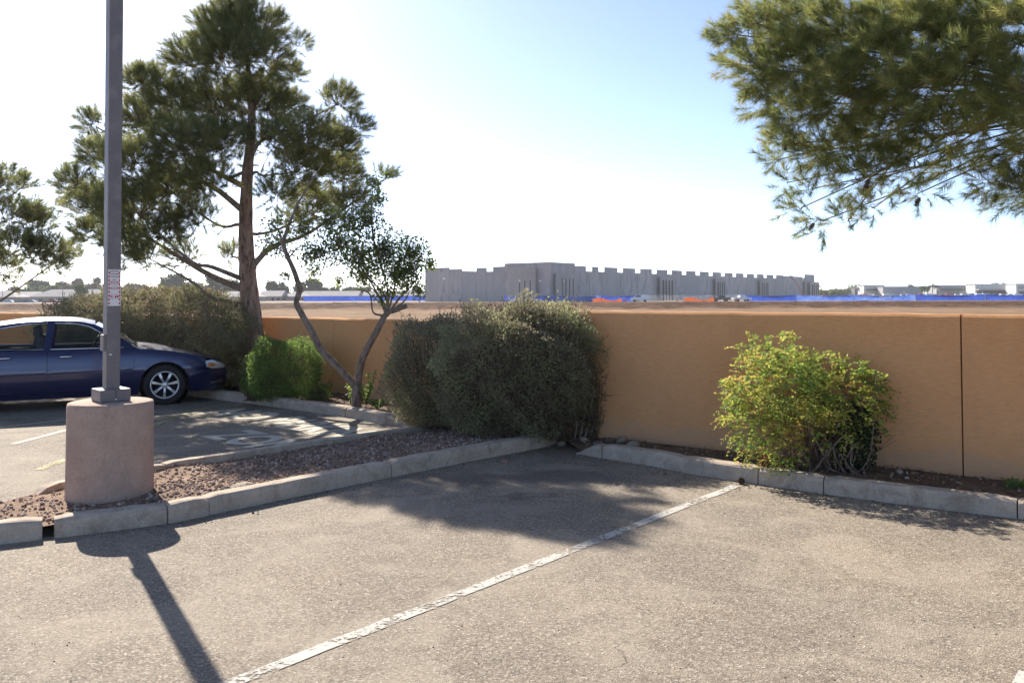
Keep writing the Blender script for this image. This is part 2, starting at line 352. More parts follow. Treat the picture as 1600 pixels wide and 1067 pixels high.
# ------------------------------------------------------------------ kerbs
PROF = [(0.0, -0.06), (0.004, 0.10), (0.012, 0.130), (0.03, 0.146), (0.055, 0.15), (0.15, 0.15), (0.15, -0.06)]
def resample(pts, step):
    pts = [Vector((p.x, p.y, 0)) for p in pts]; out = [pts[0]]
    for a_, b_ in zip(pts, pts[1:]):
        n = max(1, round((b_ - a_).length / step))
        out += [a_.lerp(b_, i / n) for i in range(1, n + 1)]
    return out
def smooth_path(pts, it=2):
    pts = [Vector((p.x, p.y, 0)) for p in pts]
    for _ in range(it):
        q = [pts[0]]
        for a_, b_ in zip(pts, pts[1:]): q += [a_.lerp(b_, 0.25), a_.lerp(b_, 0.75)]
        pts = q + [pts[-1]]
    return pts
def kerb(name, pts, soil_left, joints, ramp0=0.0, ramp1=0.0, parent=None, gaps=None):
    """pts: foot of the face; joints: arc lengths where one cast piece ends"""
    pts = resample(smooth_path(pts), 0.12)
    cum = [0.0]
    for a_, b_ in zip(pts, pts[1:]): cum.append(cum[-1] + (b_ - a_).length)
    tot = cum[-1]; cuts = [0.0] + [j for j in joints if j < tot - 0.1] + [tot]
    root = empty(name, (0, 0, 0), kind='structure')
    def pos(s):
        s = min(max(s, 0), tot); i = max(0, min(len(cum) - 2, int(np.searchsorted(cum, s) - 1)))
        t = (s - cum[i]) / max(1e-6, cum[i + 1] - cum[i]); d = (pts[i + 1] - pts[i]).normalized()
        j0, j1 = max(0, i - 1), min(len(pts) - 1, i + 2); d = (pts[j1] - pts[j0]).normalized()
        return pts[i].lerp(pts[i + 1], t), d
    for i, (s0, s1) in enumerate(zip(cuts, cuts[1:])):
        g = 0.006 if not gaps else gaps.get(i, 0.006)
        a0 = s0 + (g if i else 0); a1 = s1 - 0.004; n = max(2, int((a1 - a0) / 0.1)); dz = random.uniform(-0.006, 0.006); do = random.uniform(-0.006, 0.006)
        vs = []; fs = []; m = len(PROF)
        for k in range(n + 1):
            s = a0 + (a1 - a0) * k / n; p, d = pos(s); nrm = Vector((-d.y, d.x, 0)) * (1 if soil_left else -1)
            h = 1.0
            if ramp0 and s < ramp0: h = 0.06 + 0.94 * s / ramp0
            if ramp1 and s > tot - ramp1: h = 0.06 + 0.94 * (tot - s) / ramp1
            chip = 0.012 if (k in (0, n)) else 0.0
            for (o, z) in PROF:
                zz = z * h + dz + random.uniform(-0.003, 0.003) if z > 0 else z
                if z > 0.12: zz -= chip
                vs.append(p + nrm * (o + do + (random.uniform(-0.003, 0.003))) + Vector((0, 0, zz)))
        for k in range(n):
            for j in range(m - 1):
                f = (k * m + j, (k + 1) * m + j, (k + 1) * m + j + 1, k * m + j + 1); fs.append(f if soil_left else f[::-1])
        e0 = tuple(range(m)); e1 = tuple(n * m + j for j in range(m)); fs += [e0, e1[::-1]] if not soil_left else [e0[::-1], e1]
        link('kerb_piece', mesh_pd('kerb_piece', vs, fs, False), M_KERB, root)
    return root, pts
near_pts = [Vector((-5.6, 5.25, 0)), G(-60, 857), G(0, 851), G(66, 843.5), G(259.5, 819.5), G(330, 804.5), G(470, 775), G(600, 748), G(700, 728), G(770, 714), G(830, 703), G(862, 696), G(875, 690)]
def arclen(pts, p):
    q = resample(smooth_path(pts), 0.12); s = 0; best = (9e9, 0)
    for a_, b_ in zip(q, q[1:]):
        d = (a_ - Vector((p.x, p.y, 0))).length
        if d < best[0]: best = (d, s)
        s += (b_ - a_).length
    return best[1]
KN, near_path = kerb('island_kerb', near_pts, True, sorted([arclen(near_pts, G(u, v)) for u, v in ((58, 846), (259, 819.5), (328, 805), (610, 746))]), 0, 0.5, gaps={1: 0.075})
# back kerb of the island: foot on the far side; the visible inner top edge was surveyed at 0.15 m
back_inner = [G(36, 768, .13), G(102, 752, .15), G(240, 726, .15), G(351, 711, .15), G(465, 694, .15), G(577, 677, .15), G(640, 668, .15), G(690, 660, .12)]
def offset(pts, o):
    out = []
    for i, p in enumerate(pts):
        d = (pts[min(i + 1, len(pts) - 1)] - pts[max(i - 1, 0)]); d.z = 0; d.normalize(); out.append(Vector((p.x, p.y, 0)) + Vector((-d.y, d.x, 0)) * o)
    return out
back_pts = offset(back_inner, 0.15)
KB, back_path = kerb('island_kerb', back_pts, False, [1.4, 3.4], 0.25, 0.6)
left_pts = [Vector((-20, 26.5, 0)), Vector((-12.5, 21.2, 0)), Vector((-6.6, 16.3, 0)), G(401, 632), G(459, 640), G(545, 652), G(598, 663), G(640, 668)]
KL, left_path = kerb('planter_kerb', left_pts, True, sorted([4, 8, 12, 16] + [arclen(left_pts, G(u, v)) for u, v in ((459, 640), (545, 652), (597, 663))]), 0, 0.45)
right_pts = [G(900, 709), G(965, 720), G(1029, 730), G(1059, 737), G(1150, 752), G(1288, 772), G(1430, 791), G(1577, 809), G(1700, 824), Vector((9.5, 3.1, 0))]
KR, right_path = kerb('planter_kerb', right_pts, True, sorted([arclen(right_pts, G(u, v)) for u, v in ((940, 716), (1059, 737), (1180, 757), (1288, 772), (1577, 809))]), 0.3, 0)

# ------------------------------------------------------------------ planting soil and gravel
def poly_fill(outline, step, zf):
    pts = [Vector((p.x, p.y)) for p in outline]; n0 = len(pts)
    xs = [p.x for p in pts]; ys = [p.y for p in pts]
    inner = []
    for x in np.arange(min(xs), max(xs), step):
        for y in np.arange(min(ys), max(ys), step): inner.append(Vector((x + random.uniform(-.3, .3) * step, y + random.uniform(-.3, .3) * step)))
    vs, es, fs, *_ = delaunay_2d_cdt(pts + inner, [], [list(range(n0))], 1, 1e-4)
    arr = np.array([(v.x, v.y) for v in vs]); z = zf(arr[:, 0], arr[:, 1])
    return [(x, y, zz) for (x, y), zz in zip(arr, z)], [tuple(f) for f in fs]
def soil_z(x, y):
    z = 0.085 + (vnoise(x, y, 1.7) - 0.5) * 0.05 + (vnoise(x, y, 6.0) - 0.5) * 0.025
    for (px, py, r) in ((0.62, 9.75, 0.75), (-1.05, 11.35, 0.5)):
        d = np.hypot(x - px, y - py); z = z * np.clip((d - 0.1) / r, 0.12, 1.0)
    d = np.hypot(x + 4.6, y - 6.6); return z * np.clip((d - 0.3) / 0.9, 0.1, 1.0) + 0.006
inn = lambda path, o: offset(path[::3] + [path[-1]], o)
lp, rp, np_, bp = inn(left_path, 0.07), inn(right_path, 0.07), inn(near_path, 0.07), inn(back_path, -0.07)
planter = lp + [bp[-1]] + [np_[-1]] + rp + [RWe + Vector((0, 0.05, 0)), RWs + Vector((0.0, 0.1, 0)), Vector((-0.2, 12.5, 0)), LW[3] + Vector((0.05, 0.1, 0)), LW[2] + Vector((0, .1, 0)), LW[1] + Vector((0, .1, 0)), Vector((-21, 27.3, 0))]
vs, fs = poly_fill(planter, 0.22, soil_z)
link('planter_soil', mesh_pd('planter_soil', vs, fs, True), M_SOIL, kind='structure')
island = [Vector((-5.2, 6.6, 0)), Vector((-5.5, 5.5, 0))] + np_ + [bp[-1]] + bp[::-1] + [Vector((-4.45, 7.05, 0))]
vs, fs = poly_fill(island, 0.12, lambda x, y: soil_z(x, y) + 0.012)
isl = link('island_soil', mesh_pd('island_soil', vs, fs, True), M_ISLAND, kind='structure')

# loose stones
def stone_templates(k=8):
    out = []
    for _ in range(k):
        bm = bmesh.new(); bmesh.ops.create_icosphere(bm, subdivisions=1, radius=1.0)
        s = Vector((random.uniform(.8, 1.3), random.uniform(.6, 1.0), random.uniform(.45, .75)))
        for v in bm.verts: v.co = Vector((v.co.x * s.x, v.co.y * s.y, v.co.z * s.z)) * random.uniform(0.78, 1.15)
        out.append((np.array([v.co[:] for v in bm.verts]), np.array([[v.index for v in f.verts] for f in bm.faces]))); bm.free()
    return out
STONES = stone_templates()
def scatter_stones(name, P, size, mat, **kw):
    Vs = []; Fs = []; rn = []; b = 0
    for p, s in zip(P, size):
        V, F = random.choice(STONES); th = random.uniform(0, 6.28); c, n = math.cos(th), math.sin(th)
        W = V * s; W = np.stack([W[:, 0] * c - W[:, 1] * n, W[:, 0] * n + W[:, 1] * c, W[:, 2]], 1) + np.array(p)
        Vs.append(W); Fs.append(F + b); b += len(V); rn.append(np.full(len(F), random.random()))
    return link(name, mesh_np(name, np.concatenate(Vs), np.concatenate(Fs), np.concatenate(rn)), mat, **kw)
def stone_mat(name, stops):
    m, nt, b = new_mat(name); a_ = nd(nt, 'ShaderNodeAttribute', attribute_name='rnd'); v = coords(nt)
    c = mix(nt, 1.0, ramp(nt, a_.outputs['Fac'], stops), ramp(nt, noise(nt, v, 40, 4), [(0.3, (0.75, 0.75, 0.75)), (0.7, (1.1, 1.1, 1.1))]), 'MULTIPLY')
    nt.links.new(c, b.inputs['Base Color']); b.inputs['Roughness'].default_value = 0.9; b.inputs['Specular IOR Level'].default_value = 0.2
    return m
M_GRAVEL = stone_mat('red_gravel', [(0, (0.17, 0.105, 0.08)), (0.4, (0.32, 0.215, 0.165)), (0.75, (0.42, 0.31, 0.245)), (1, (0.56, 0.48, 0.41))])
M_GRIT = stone_mat('grit', [(0, (0.05, 0.045, 0.04)), (0.55, (0.14, 0.11, 0.09)), (0.8, (0.3, 0.25, 0.2)), (1, (0.6, 0.56, 0.5))])
M_ROCK = stone_mat('river_rock', [(0, (0.14, 0.105, 0.08)), (0.5, (0.24, 0.19, 0.145)), (1, (0.36, 0.3, 0.24))])
def inside(poly, x, y):
    c = False; n = len(poly); j = n - 1
    for i in range(n):
        a_, b_ = poly[i], poly[j]
        if (a_.y > y) != (b_.y > y) and x < (b_.x - a_.x) * (y - a_.y) / (b_.y - a_.y) + a_.x: c = not c
        j = i
    return c
P = []; S = []
while len(P) < 7500:
    x, y = random.uniform(-5.3, 0.6), random.uniform(5.4, 11.6)
    if not inside(island, x, y): continue
    if x < -3.0 and random.random() < 0.55: continue
    s = random.choice((0.006, 0.008, 0.011, 0.014, 0.018)) * random.uniform(0.7, 1.3)
    P.append((x, y, float(soil_z(np.array([x]), np.array([y]))[0]) + 0.014 + s * 0.25)); S.append(s)
scatter_stones('gravel', P, S, M_GRAVEL, label='reddish brown crushed gravel covering the kerbed island', cat='gravel', kind='stuff')
P = []; S = []
def along(path, smin, smax):
    i = random.randrange(len(path) - 1); p = path[i].lerp(path[i + 1], random.random()); d = (path[i + 1] - path[i]).normalized(); return p, Vector((-d.y, d.x, 0))
for path, n, sgn in ((right_path, 420, -1), (near_path, 190, -1), (left_path, 120, -1)):
    for _ in range(n):
        p, nn = along(path, 0, 1); q = p + nn * sgn * (0.01 + abs(random.gauss(0, 0.13))); s = random.uniform(0.003, 0.010) * (1.6 if random.random() < .06 else 1)
        P.append((q.x, q.y, s * 0.3)); S.append(s)
for _ in range(900):
    x, y = random.uniform(-5, 6), random.uniform(3.6, 11)
    if inside(island, x, y) or y > 9.0 - 0.74 * (x - 1.2) and x > 0: continue
    s = random.uniform(0.002, 0.006); P.append((x, y, s * 0.3)); S.append(s)
scatter_stones('grit', P, S, M_GRIT, label='dark and pale grit scattered over the asphalt and along kerbs', cat='grit', kind='stuff')
P = []; S = []
while len(P) < 1100:
    x = random.uniform(-4.5, 6.0); y = random.uniform(5.6, 15.5)
    if not inside(planter, x, y): continue
    s = random.uniform(0.006, 0.022); P.append((x, y, float(soil_z(np.array([x]), np.array([y]))[0]) + s * .25)); S.append(s)
scatter_stones('soil_clods', P, S, M_GRAVEL, label='small clods and pebbles on the dark planter soil along wall', cat='pebbles', kind='stuff')
def rock(u, v, size, label, z=0.06, flat=1.0, mat=M_ROCK, name='rock'):
    p = G(u, v, z); bm = bmesh.new(); bmesh.ops.create_icosphere(bm, subdivisions=2, radius=1)
    s = Vector((random.uniform(.9, 1.2), random.uniform(.7, 1), .62 * flat)) * size; ph = random.uniform(0, 9)
    for w in bm.verts:
        c = w.co.copy(); k = 1 + 0.28 * math.sin(c.x * 3 + ph) * math.cos(c.y * 2.6 + ph * 1.7) * math.cos(c.z * 2 + ph) + random.uniform(-.07, .07); w.co = Vector((c.x * s.x, c.y * s.y, c.z * s.z)) * k
    m_ = bpy.data.meshes.new(name); bm.to_mesh(m_); bm.free()
    a_ = m_.attributes.new('rnd', 'FLOAT', 'FACE'); r_ = random.random(); a_.data.foreach_set('value', [r_] * len(m_.polygons))
    o = link(name, m_, mat, smooth=False, label=label, cat='rock'); o.location = (p.x, p.y, max(float(soil_z(np.array([p.x]), np.array([p.y]))[0]) if z > 0.02 else 0.0, 0) + s.z * 0.45); o.rotation_euler = (0, 0, random.uniform(0, 6))
    return o
for u, v, s, lb in ((936, 697, .075, 'sunlit pale rock behind the low tip of the right kerb'), (953, 694, .07, 'small upright rock right of the kerb tip, by the wall'), (972, 696, .085, 'flat sunlit rock lying behind the first kerb piece'),
                    (1003, 690, .06, 'dark rounded rock against the wall foot past the big bush'), (1030, 693, .07, 'rounded rock at the wall foot, second past the big bush'), (1062, 698, .06, 'small grey rock midway along the shaded wall foot'),
                    (878, 694, .06, 'low rock in the gap between the two kerb ends'), (912, 690, .06, 'rock under the right edge of the big dark bush'), (1253, 733, .07, 'pale round rock beneath the stems of the yellow green bush'),
                    (1292, 733, .05, 'small pale rock right of the bush stems, behind kerb'), (1405, 748, .045, 'small white stone on soil behind right kerb'), (990, 703, .09, 'rock half buried behind the right kerb near its second joint')):
    rock(u, v, s, lb)
rock(789, 724, .045, 'lone brown stone on the asphalt beside the island kerb end', 0.0, 1.1, M_GRAVEL)
rock(378, 757, .13, 'flat pale stone slab lying in the island gravel', 0.12, 0.25)

# painted markings, sheets laid 4 mm above the asphalt
def stripe(name, a_, b_, w, mat, z=0.004):
    d = (b_ - a_); d.z = 0; n = max(2, int(d.length / 0.15)); d.normalize(); nn = Vector((-d.y, d.x, 0)); vs = []; fs = []
    for i in range(n + 1):
        p = a_.lerp(b_, i / n); e0, e1 = random.uniform(-.004, .004), random.uniform(-.004, .004); vs += [(p.x + nn.x * (w / 2 + e0), p.y + nn.y * (w / 2 + e0), z), (p.x - nn.x * (w / 2 + e1), p.y - nn.y * (w / 2 + e1), z)]
    for i in range(n): fs.append((2 * i, 2 * i + 1, 2 * i + 3, 2 * i + 2))
    return link(name, mesh_pd(name, vs, fs), mat, lot)
pl0, pl1 = G(372, 1064), G(1150, 759)
pd = (pl1 - pl0).normalized(); pn = Vector((pd.y, -pd.x, 0))
stripe('parking_line', pl0 - pd * 3.0, pl1, 0.092, M_PAINT)
q = G(1600, 1052); stripe('parking_line', q - pd * 4, q + pd * 0.02 + pn * 0.03, 0.105, M_PAINT)
stripe('parking_line', G(-60, 675), G(110, 655), 0.07, M_PAINT2)
stripe('parking_line', G(20, 694), G(120, 668), 0.09, M_PAINT2); stripe('parking_line', G(60, 734), G(240, 666), 0.10, M_YELLOW); stripe('parking_line', G(240, 665), G(300, 641), 0.10, M_YELLOW, 0.005)
stripe('parking_line', G(302, 641), G(395, 630), 0.08, M_YELLOW, 0.006); stripe('parking_line', G(244, 655), G(335, 640), 0.06, M_YELLOW, 0.007)
def text_mesh(body, size=1.0, ext=0.0, off=0.0, align='LEFT'):
    cu = bpy.data.curves.new('lettering', 'FONT'); cu.body = body; cu.size = size; cu.extrude = ext; cu.offset = off; cu.align_x = align; cu.resolution_u = 3
    o = bpy.data.objects.new('tmp_text', cu); COL.objects.link(o); dg = bpy.context.evaluated_depsgraph_get(); dg.update()
    m_ = bpy.data.meshes.new_from_object(o.evaluated_get(dg)); bpy.data.objects.remove(o); bpy.data.curves.remove(cu); return m_
def place_text(body, A, B, height, mat, z, off=0.02, name='lettering', lean=None):
    """lay text on the ground from A (baseline start) to B (baseline end), letters height m tall"""
    m_ = text_mesh(body, 1.0, 0.0, off); co = np.array([v.co[:] for v in m_.vertices]); w0, w1 = co[:, 0].min(), co[:, 0].max(); h0, h1 = co[:, 1].min(), co[:, 1].max()
    d = B - A; d.z = 0; up = lean or Vector((-d.y, d.x, 0)).normalized()
    for v in m_.vertices:
        p = A + d * ((v.co.x - w0) / (w1 - w0)) + up * (height * (v.co.y - h0) / (h1 - h0)); v.co = (p.x, p.y, z)
    return link(name, m_, mat, lot)
_al, _up = Vector((.75, -.66, 0)).normalized(), Vector((.66, .75, 0)).normalized()
place_text('NO', Vector((-4.86, 13.37, 0)), Vector((-3.93, 12.6, 0)), 0.8, M_PAINT2, 0.004, 0.03, lean=_up)
place_text('PARKING', Vector((-3.72, 12.42, 0)), Vector((-2.0, 10.62, 0)), 0.8, M_PAINT2, 0.004, 0.035, lean=_up)
place_text('ZONE', Vector((-4.06, 11.2, 0)), Vector((-2.6, 9.72, 0)), 0.75, M_PAINT2, 0.004, 0.035, lean=_up)

# ------------------------------------------------------------------ lamp post
M_POLE = mottled('grey_brown_pole_paint', (0.135, 0.115, 0.115), (0.165, 0.14, 0.14), 2.5, 0.5, 0.1, 90, 0.003, (0.2, 0.175, 0.17), 9, spec=0.5)
M_SIGN = simple('sign_white', (0.72, 0.68, 0.66), 0.5)
M_RED = simple('sign_red', (0.45, 0.05, 0.05), 0.5)
M_INK = simple('sign_ink', (0.16, 0.05, 0.05), 0.6)
PB = Vector((G(172, 785, 0.1).x * 1.0, G(172, 785, 0.1).y, 0)); PB = PB + Vector((PB.x, PB.y, 0)).normalized() * 0.34
lp_ = empty('lamp_post', (PB.x, PB.y, 0.02), label='grey square lamp post on a round pink concrete base', cat='lamp post')
mb = MB(); prof = [(0.352, -0.1), (0.350, 0.02), (0.346, 0.45), (0.344, 0.85), (0.338, 0.874), (0.322, 0.880), (0.0, 0.885)]
mb.lathe(prof, 64); mb.build('concrete_base', M_POLEBASE, lp_, True)
seam = MB().box((0.342 * math.sin(R(18)), -0.342 * math.cos(R(18)), 0.44), (0.012, 0.012, 0.86), Matrix.Rotation(R(18), 3, 'Z')); seam.build('mould_seam', M_POLEBASE, lp_)
PR = Matrix.Rotation(R(42), 3, 'Z')
pw = 0.114
mb = MB().box((0, 0, 0.885 + 2.75), (pw, pw, 5.5), PR); mb.build('pole', M_POLE, lp_, bevel=0.008)
mb = MB().box((0, 0, 0.885 + 0.052), (0.25, 0.25, 0.105), PR); cov = mb.build('base_cover', M_POLE, lp_, bevel=0.006)
nf = Vector((0.671, -0.743, 0)); nlft = Vector((-0.743, -0.671, 0)); nf = PR @ Vector((0, -1, 0)); nlft = PR @ Vector((-1, 0, 0))
sv = MB(); c = nf * 0.1255 + Vector((0, 0, 0.905)); sv.lathe([(0.007, 0), (0.007, 0.004), (0.0, 0.005)], 10, Matrix.Translation(c) @ nf.to_track_quat('Z', 'Y').to_matrix().to_4x4()); sv.build('screw', M_SIGN, cov)
sg = MB().box(nf * 0.1255 + Vector((0, 0, 0.885 + 0.052)), (0.003, 0.004, 0.1), PR); sg.build('cover_seam', simple('dark_gap', (0.02, 0.02, 0.02), 0.9), cov)
mb = MB().box(nlft * (pw / 2 + 0.012) + Vector((0, 0, 1.385)), (0.024, 0.09, 0.14), PR); mb.build('hand_hole_cover', M_POLE, lp_, bevel=0.004)
tgm = MB().box(nf * (pw / 2 + 0.002) + nlft * 0.025 + Vector((0, 0, 1.285)), (0.022, 0.003, 0.01), PR); tgm.build('asset_tag', M_SIGN, lp_)
# luminaire above the frame, so that the post is whole
hd = empty('luminaire_head', (0, 0, 0)); hd.parent = lp_
bpy.data.objects.remove(hd)
mb = MB().box(Vector((0, 0, 6.42)), (0.09, 0.09, 0.12), PR); mb.box(Vector((0.0, 0.0, 6.53)), (0.55, 0.4, 0.16), PR); mb.build('luminaire', M_POLE, lp_, bevel=0.01)
# the notice on the pole
zs0, zs1 = at(184, 478, PB.y - .06).z, at(184, 421, PB.y - .06).z; sw, sh = 0.106, zs1 - zs0
Zc = Vector((0, 0, 1)); xr = -nlft
sgn = empty('parking_notice', PB + nf * (pw / 2 + 0.003) + Vector((0, 0, zs0)), label='white and red towing notice fixed to the lamp post', cat='sign')
def on_sign(x, y, d=0.0): return xr * x + Zc * y + nf * d
mb = MB(); mb.add([on_sign(sx * sw / 2, y, d) for d in (-0.001, 0.0015) for sx, y in ((-1, 0), (1, 0), (1, sh), (-1, sh))], [(0, 3, 2, 1), (4, 5, 6, 7), (0, 1, 5, 4), (1, 2, 6, 5), (2, 3, 7, 6), (3, 0, 4, 7)]); mb.build('panel', M_SIGN, sgn)
def flat(name, pts, mat, d=0.0025): return MB().add([on_sign(x, y, d) for x, y in pts], [tuple(range(len(pts)))]).build(name, mat, sgn)
for sx in (-1, 1):
    for k in range(9):
        y = sh * (0.03 + k * 0.105); x0 = sx * (sw / 2 - 0.004); x1 = sx * (sw / 2 - 0.017)
        pts = [(x0, y), (x1, y + .006), (x1, y + .02), (x0, y + 0.024)]; flat('border_dash', pts if sx > 0 else pts[::-1], M_RED)
def sign_text(body, yc, h, w, mat):
    m_ = text_mesh(body, 1.0, 0, 0.015); co = np.array([v.co[:] for v in m_.vertices]); a0, a1 = co[:, 0].min(), co[:, 0].max(); b0, b1 = co[:, 1].min(), co[:, 1].max()
    for v in m_.vertices: v.co = on_sign(((v.co.x - a0) / (a1 - a0) - .5) * w, yc + ((v.co.y - b0) / (b1 - b0) - .5) * h, 0.0027)
    return link('lettering', m_, mat, sgn)
sign_text('NOTICE', sh * 0.955, 0.016, 0.066, M_INK); sign_text('Authorized', sh * 0.88, 0.017, 0.074, M_INK); sign_text('Parking', sh * 0.80, 0.018, 0.054, M_INK); sign_text('Only', sh * 0.715, 0.017, 0.03, M_INK)
for yy in (0.645, 0.485):
    flat('red_banner', [(-.037, sh * yy), (-.024, sh * yy - .010), (.024, sh * yy - .010), (.037, sh * yy), (.024, sh * yy + .010), (-.024, sh * yy + .010)], M_RED)
    flat('banner_field', [(-.024, sh * yy - .005), (.024, sh * yy - .005), (.024, sh * yy + .005), (-.024, sh * yy + .005)], M_SIGN, 0.0032)
sign_text('R·M', sh * 0.255, 0.026, 0.066, M_RED)
flat('fine_print', [(-.036, sh * .565), (.036, sh * .565), (.036, sh * .572), (-.036, sh * .572)], M_INK); flat('fine_print', [(-.036, sh * .325), (.036, sh * .325), (.036, sh * .331), (-.036, sh * .331)], M_RED); flat('fine_print', [(-.03, sh * .19), (.03, sh * .19), (.03, sh * .195), (-.03, sh * .195)], M_INK)

# ------------------------------------------------------------------ the blue sedan
M_CAR = None
def car_paint(name, col):
    m, nt, b = new_mat(name); v = coords(nt)
    c = ramp(nt, noise(nt, v, 1.5, 3), [(0.3, tuple(k * 0.9 for k in col)), (0.7, col)])
    nt.links.new(c, b.inputs['Base Color']); b.inputs['Roughness'].default_value = 0.32; b.inputs['Metallic'].default_value = 0.35; b.inputs['Coat Weight'].default_value = 0.8; b.inputs['Coat Roughness'].default_value = 0.06
    return m
M_CAR = car_paint('dark_blue_paint', (0.013, 0.016, 0.07))
M_CHROME = simple('chrome', (0.75, 0.75, 0.77), 0.15, 1.0)
M_ALLOY = simple('alloy', (0.5, 0.49, 0.5), 0.35, 0.85)
M_RUBBER = mottled('tyre_rubber', (0.02, 0.018, 0.018), (0.035, 0.03, 0.03), 8, 0.85, 0.2, 80, 0.003)
M_BLACK = simple('black_plastic', (0.018, 0.017, 0.018), 0.7)
M_SEAT = mottled('grey_seat_fabric', (0.16, 0.15, 0.155), (0.22, 0.2, 0.205), 20, 0.9, 0.2, 200, 0.002)
def glass_mat(name, tint, refl=0.12):
    m, nt, b = new_mat(name); L = nt.links.new
    tr = nd(nt, 'ShaderNodeBsdfTransparent'); tr.inputs[0].default_value = (*tint, 1); gl = nd(nt, 'ShaderNodeBsdfGlossy'); gl.inputs['Roughness'].default_value = 0.03
    fr = nd(nt, 'ShaderNodeFresnel'); fr.inputs[0].default_value = 1.45; mx = nd(nt, 'ShaderNodeMixShader'); L(fr.outputs[0], mx.inputs[0]); L(tr.outputs[0], mx.inputs[1]); L(gl.outputs[0], mx.inputs[2]); L(mx.outputs[0], nt.nodes['Material Output'].inputs['Surface']); nt.nodes.remove(b)
    return m
M_GLASS = glass_mat('tinted_glass', (0.6, 0.64, 0.62)); M_LENS = simple('headlamp_lens', (0.62, 0.62, 0.6), 0.12, 0.3, coat=1.0); M_AMBER = simple('amber_lens', (0.6, 0.2, 0.03), 0.25)
def interp(xs, ys): return lambda x: float(np.interp(x, xs, ys))
zsh = interp([-2.56, -2.4, -1.9, -1.4, -.8, .2, .95, 1.2, 1.5, 1.8, 2.05, 2.25, 2.4, 2.48], [.86, .93, .985, .975, .955, .945, .945, .925, .885, .825, .765, .70, .635, .58])
def Wp(x):
    t = max(0, (x - 1.25) / 1.24); w = 0.925 * max(0.0, 1 - t ** 4) ** 0.4545
    t = max(0, (-x - 1.4) / 1.17); return w * max(0.0, 1 - t ** 5) ** 0.36
def yb(x, z):
    w = Wp(x); zs = zsh(x)
    if z > zs and -1.95 < x < 1.05: return w * 0.935 - (z - zs) * 0.56
    y = w
    if z < 0.56: y *= 1 - 0.085 * ((0.56 - z) / 0.36) ** 2
    y *= 1 - 0.045 * max(0, (z - 0.56) / max(.05, zs - 0.56)) ** 2
    if z > zs - 0.10: y -= 0.022 * ((z - zs + 0.10) / 0.10) ** 2
    if abs(z - 0.60) < 0.05: y += 0.006 * math.cos((z - .6) / .05 * math.pi / 2)
    return y
def panel(name, outline, mat, side, parent, holes=(), step=0.055, off=0.0, th=0.012, edge=0.03):
    """a body panel drawn in side view (x,z), laid on the body's curved flank"""
    def dens(poly):
        out = []
        for (a0, a1), (b0, b1) in zip(poly, poly[1:] + poly[:1]):
            n = max(1, int(math.hypot(b0 - a0, b1 - a1) / edge))
            out += [(a0 + (b0 - a0) * i / n, a1 + (b1 - a1) * i / n) for i in range(n)]
        return out
    o = dens(list(outline)); hs = [dens(list(h)) for h in holes]; pts = [Vector(p) for p in o]; faces = [list(range(len(o)))]
    for h in hs: faces.append(list(range(len(pts), len(pts) + len(h)))); pts += [Vector(p) for p in h]
    V2 = [Vector((p[0], p[1], 0)) for p in o]; H2 = [[Vector((p[0], p[1], 0)) for p in h] for h in hs]
    xs = [p[0] for p in o]; zs = [p[1] for p in o]
    for x in np.arange(min(xs), max(xs), step):
        for z in np.arange(min(zs), max(zs), step):
            if inside(V2, x, z) and not any(inside(h, x, z) for h in H2): pts.append(Vector((float(x), float(z))))
    v_, e_, f_, *_ = delaunay_2d_cdt(pts, [], faces, 0, 1e-5)
    F_ = []
    for f in f_:
        cx = sum(v_[i].x for i in f) / len(f); cz = sum(v_[i].y for i in f) / len(f)
        if inside(V2, cx, cz) and not any(inside(h, cx, cz) for h in H2): F_.append(tuple(f))
    V_ = [(p.x, side * (yb(p.x, p.y) + off), p.y) for p in v_]
    if side > 0: F_ = [f[::-1] for f in F_]
    ob = link(name, mesh_pd(name, V_, F_, True), mat, parent)
    if th: s = ob.modifiers.new('thickness', 'SOLIDIFY'); s.thickness = th; s.offset = -1; e2 = (ob if 'ob' in dir() else o).modifiers.new('edges', 'EDGE_SPLIT'); e2.split_angle = R(40)
    return ob
def arc(cx, cz, r, a0, a1, n=14): return [(cx + r * math.cos(R(a0 + (a1 - a0) * i / n)), cz + r * math.sin(R(a0 + (a1 - a0) * i / n))) for i in range(n + 1)]
def line_top(x0, x1, dz=0.0, n=10): return [(x0 + (x1 - x0) * i / n, zsh(x0 + (x1 - x0) * i / n) + dz) for i in range(n + 1)]
def grid_panel(name, fn, nu, nv, mat, parent, th=0.01, flip=False, smooth=True):
    vs = [fn(i / nu, j / nv) for i in range(nu + 1) for j in range(nv + 1)]; fs = []
    for i in range(nu):
        for j in range(nv):
            f = (i * (nv + 1) + j, (i + 1) * (nv + 1) + j, (i + 1) * (nv + 1) + j + 1, i * (nv + 1) + j + 1); fs.append(f[::-1] if flip else f)
    o = link(name, mesh_pd(name, vs, fs, smooth), mat, parent)
    if th: s = o.modifiers.new('thickness', 'SOLIDIFY'); s.thickness = th; s.offset = -1; e2 = (ob if 'ob' in dir() else o).modifiers.new('edges', 'EDGE_SPLIT'); e2.split_angle = R(40)
    return o
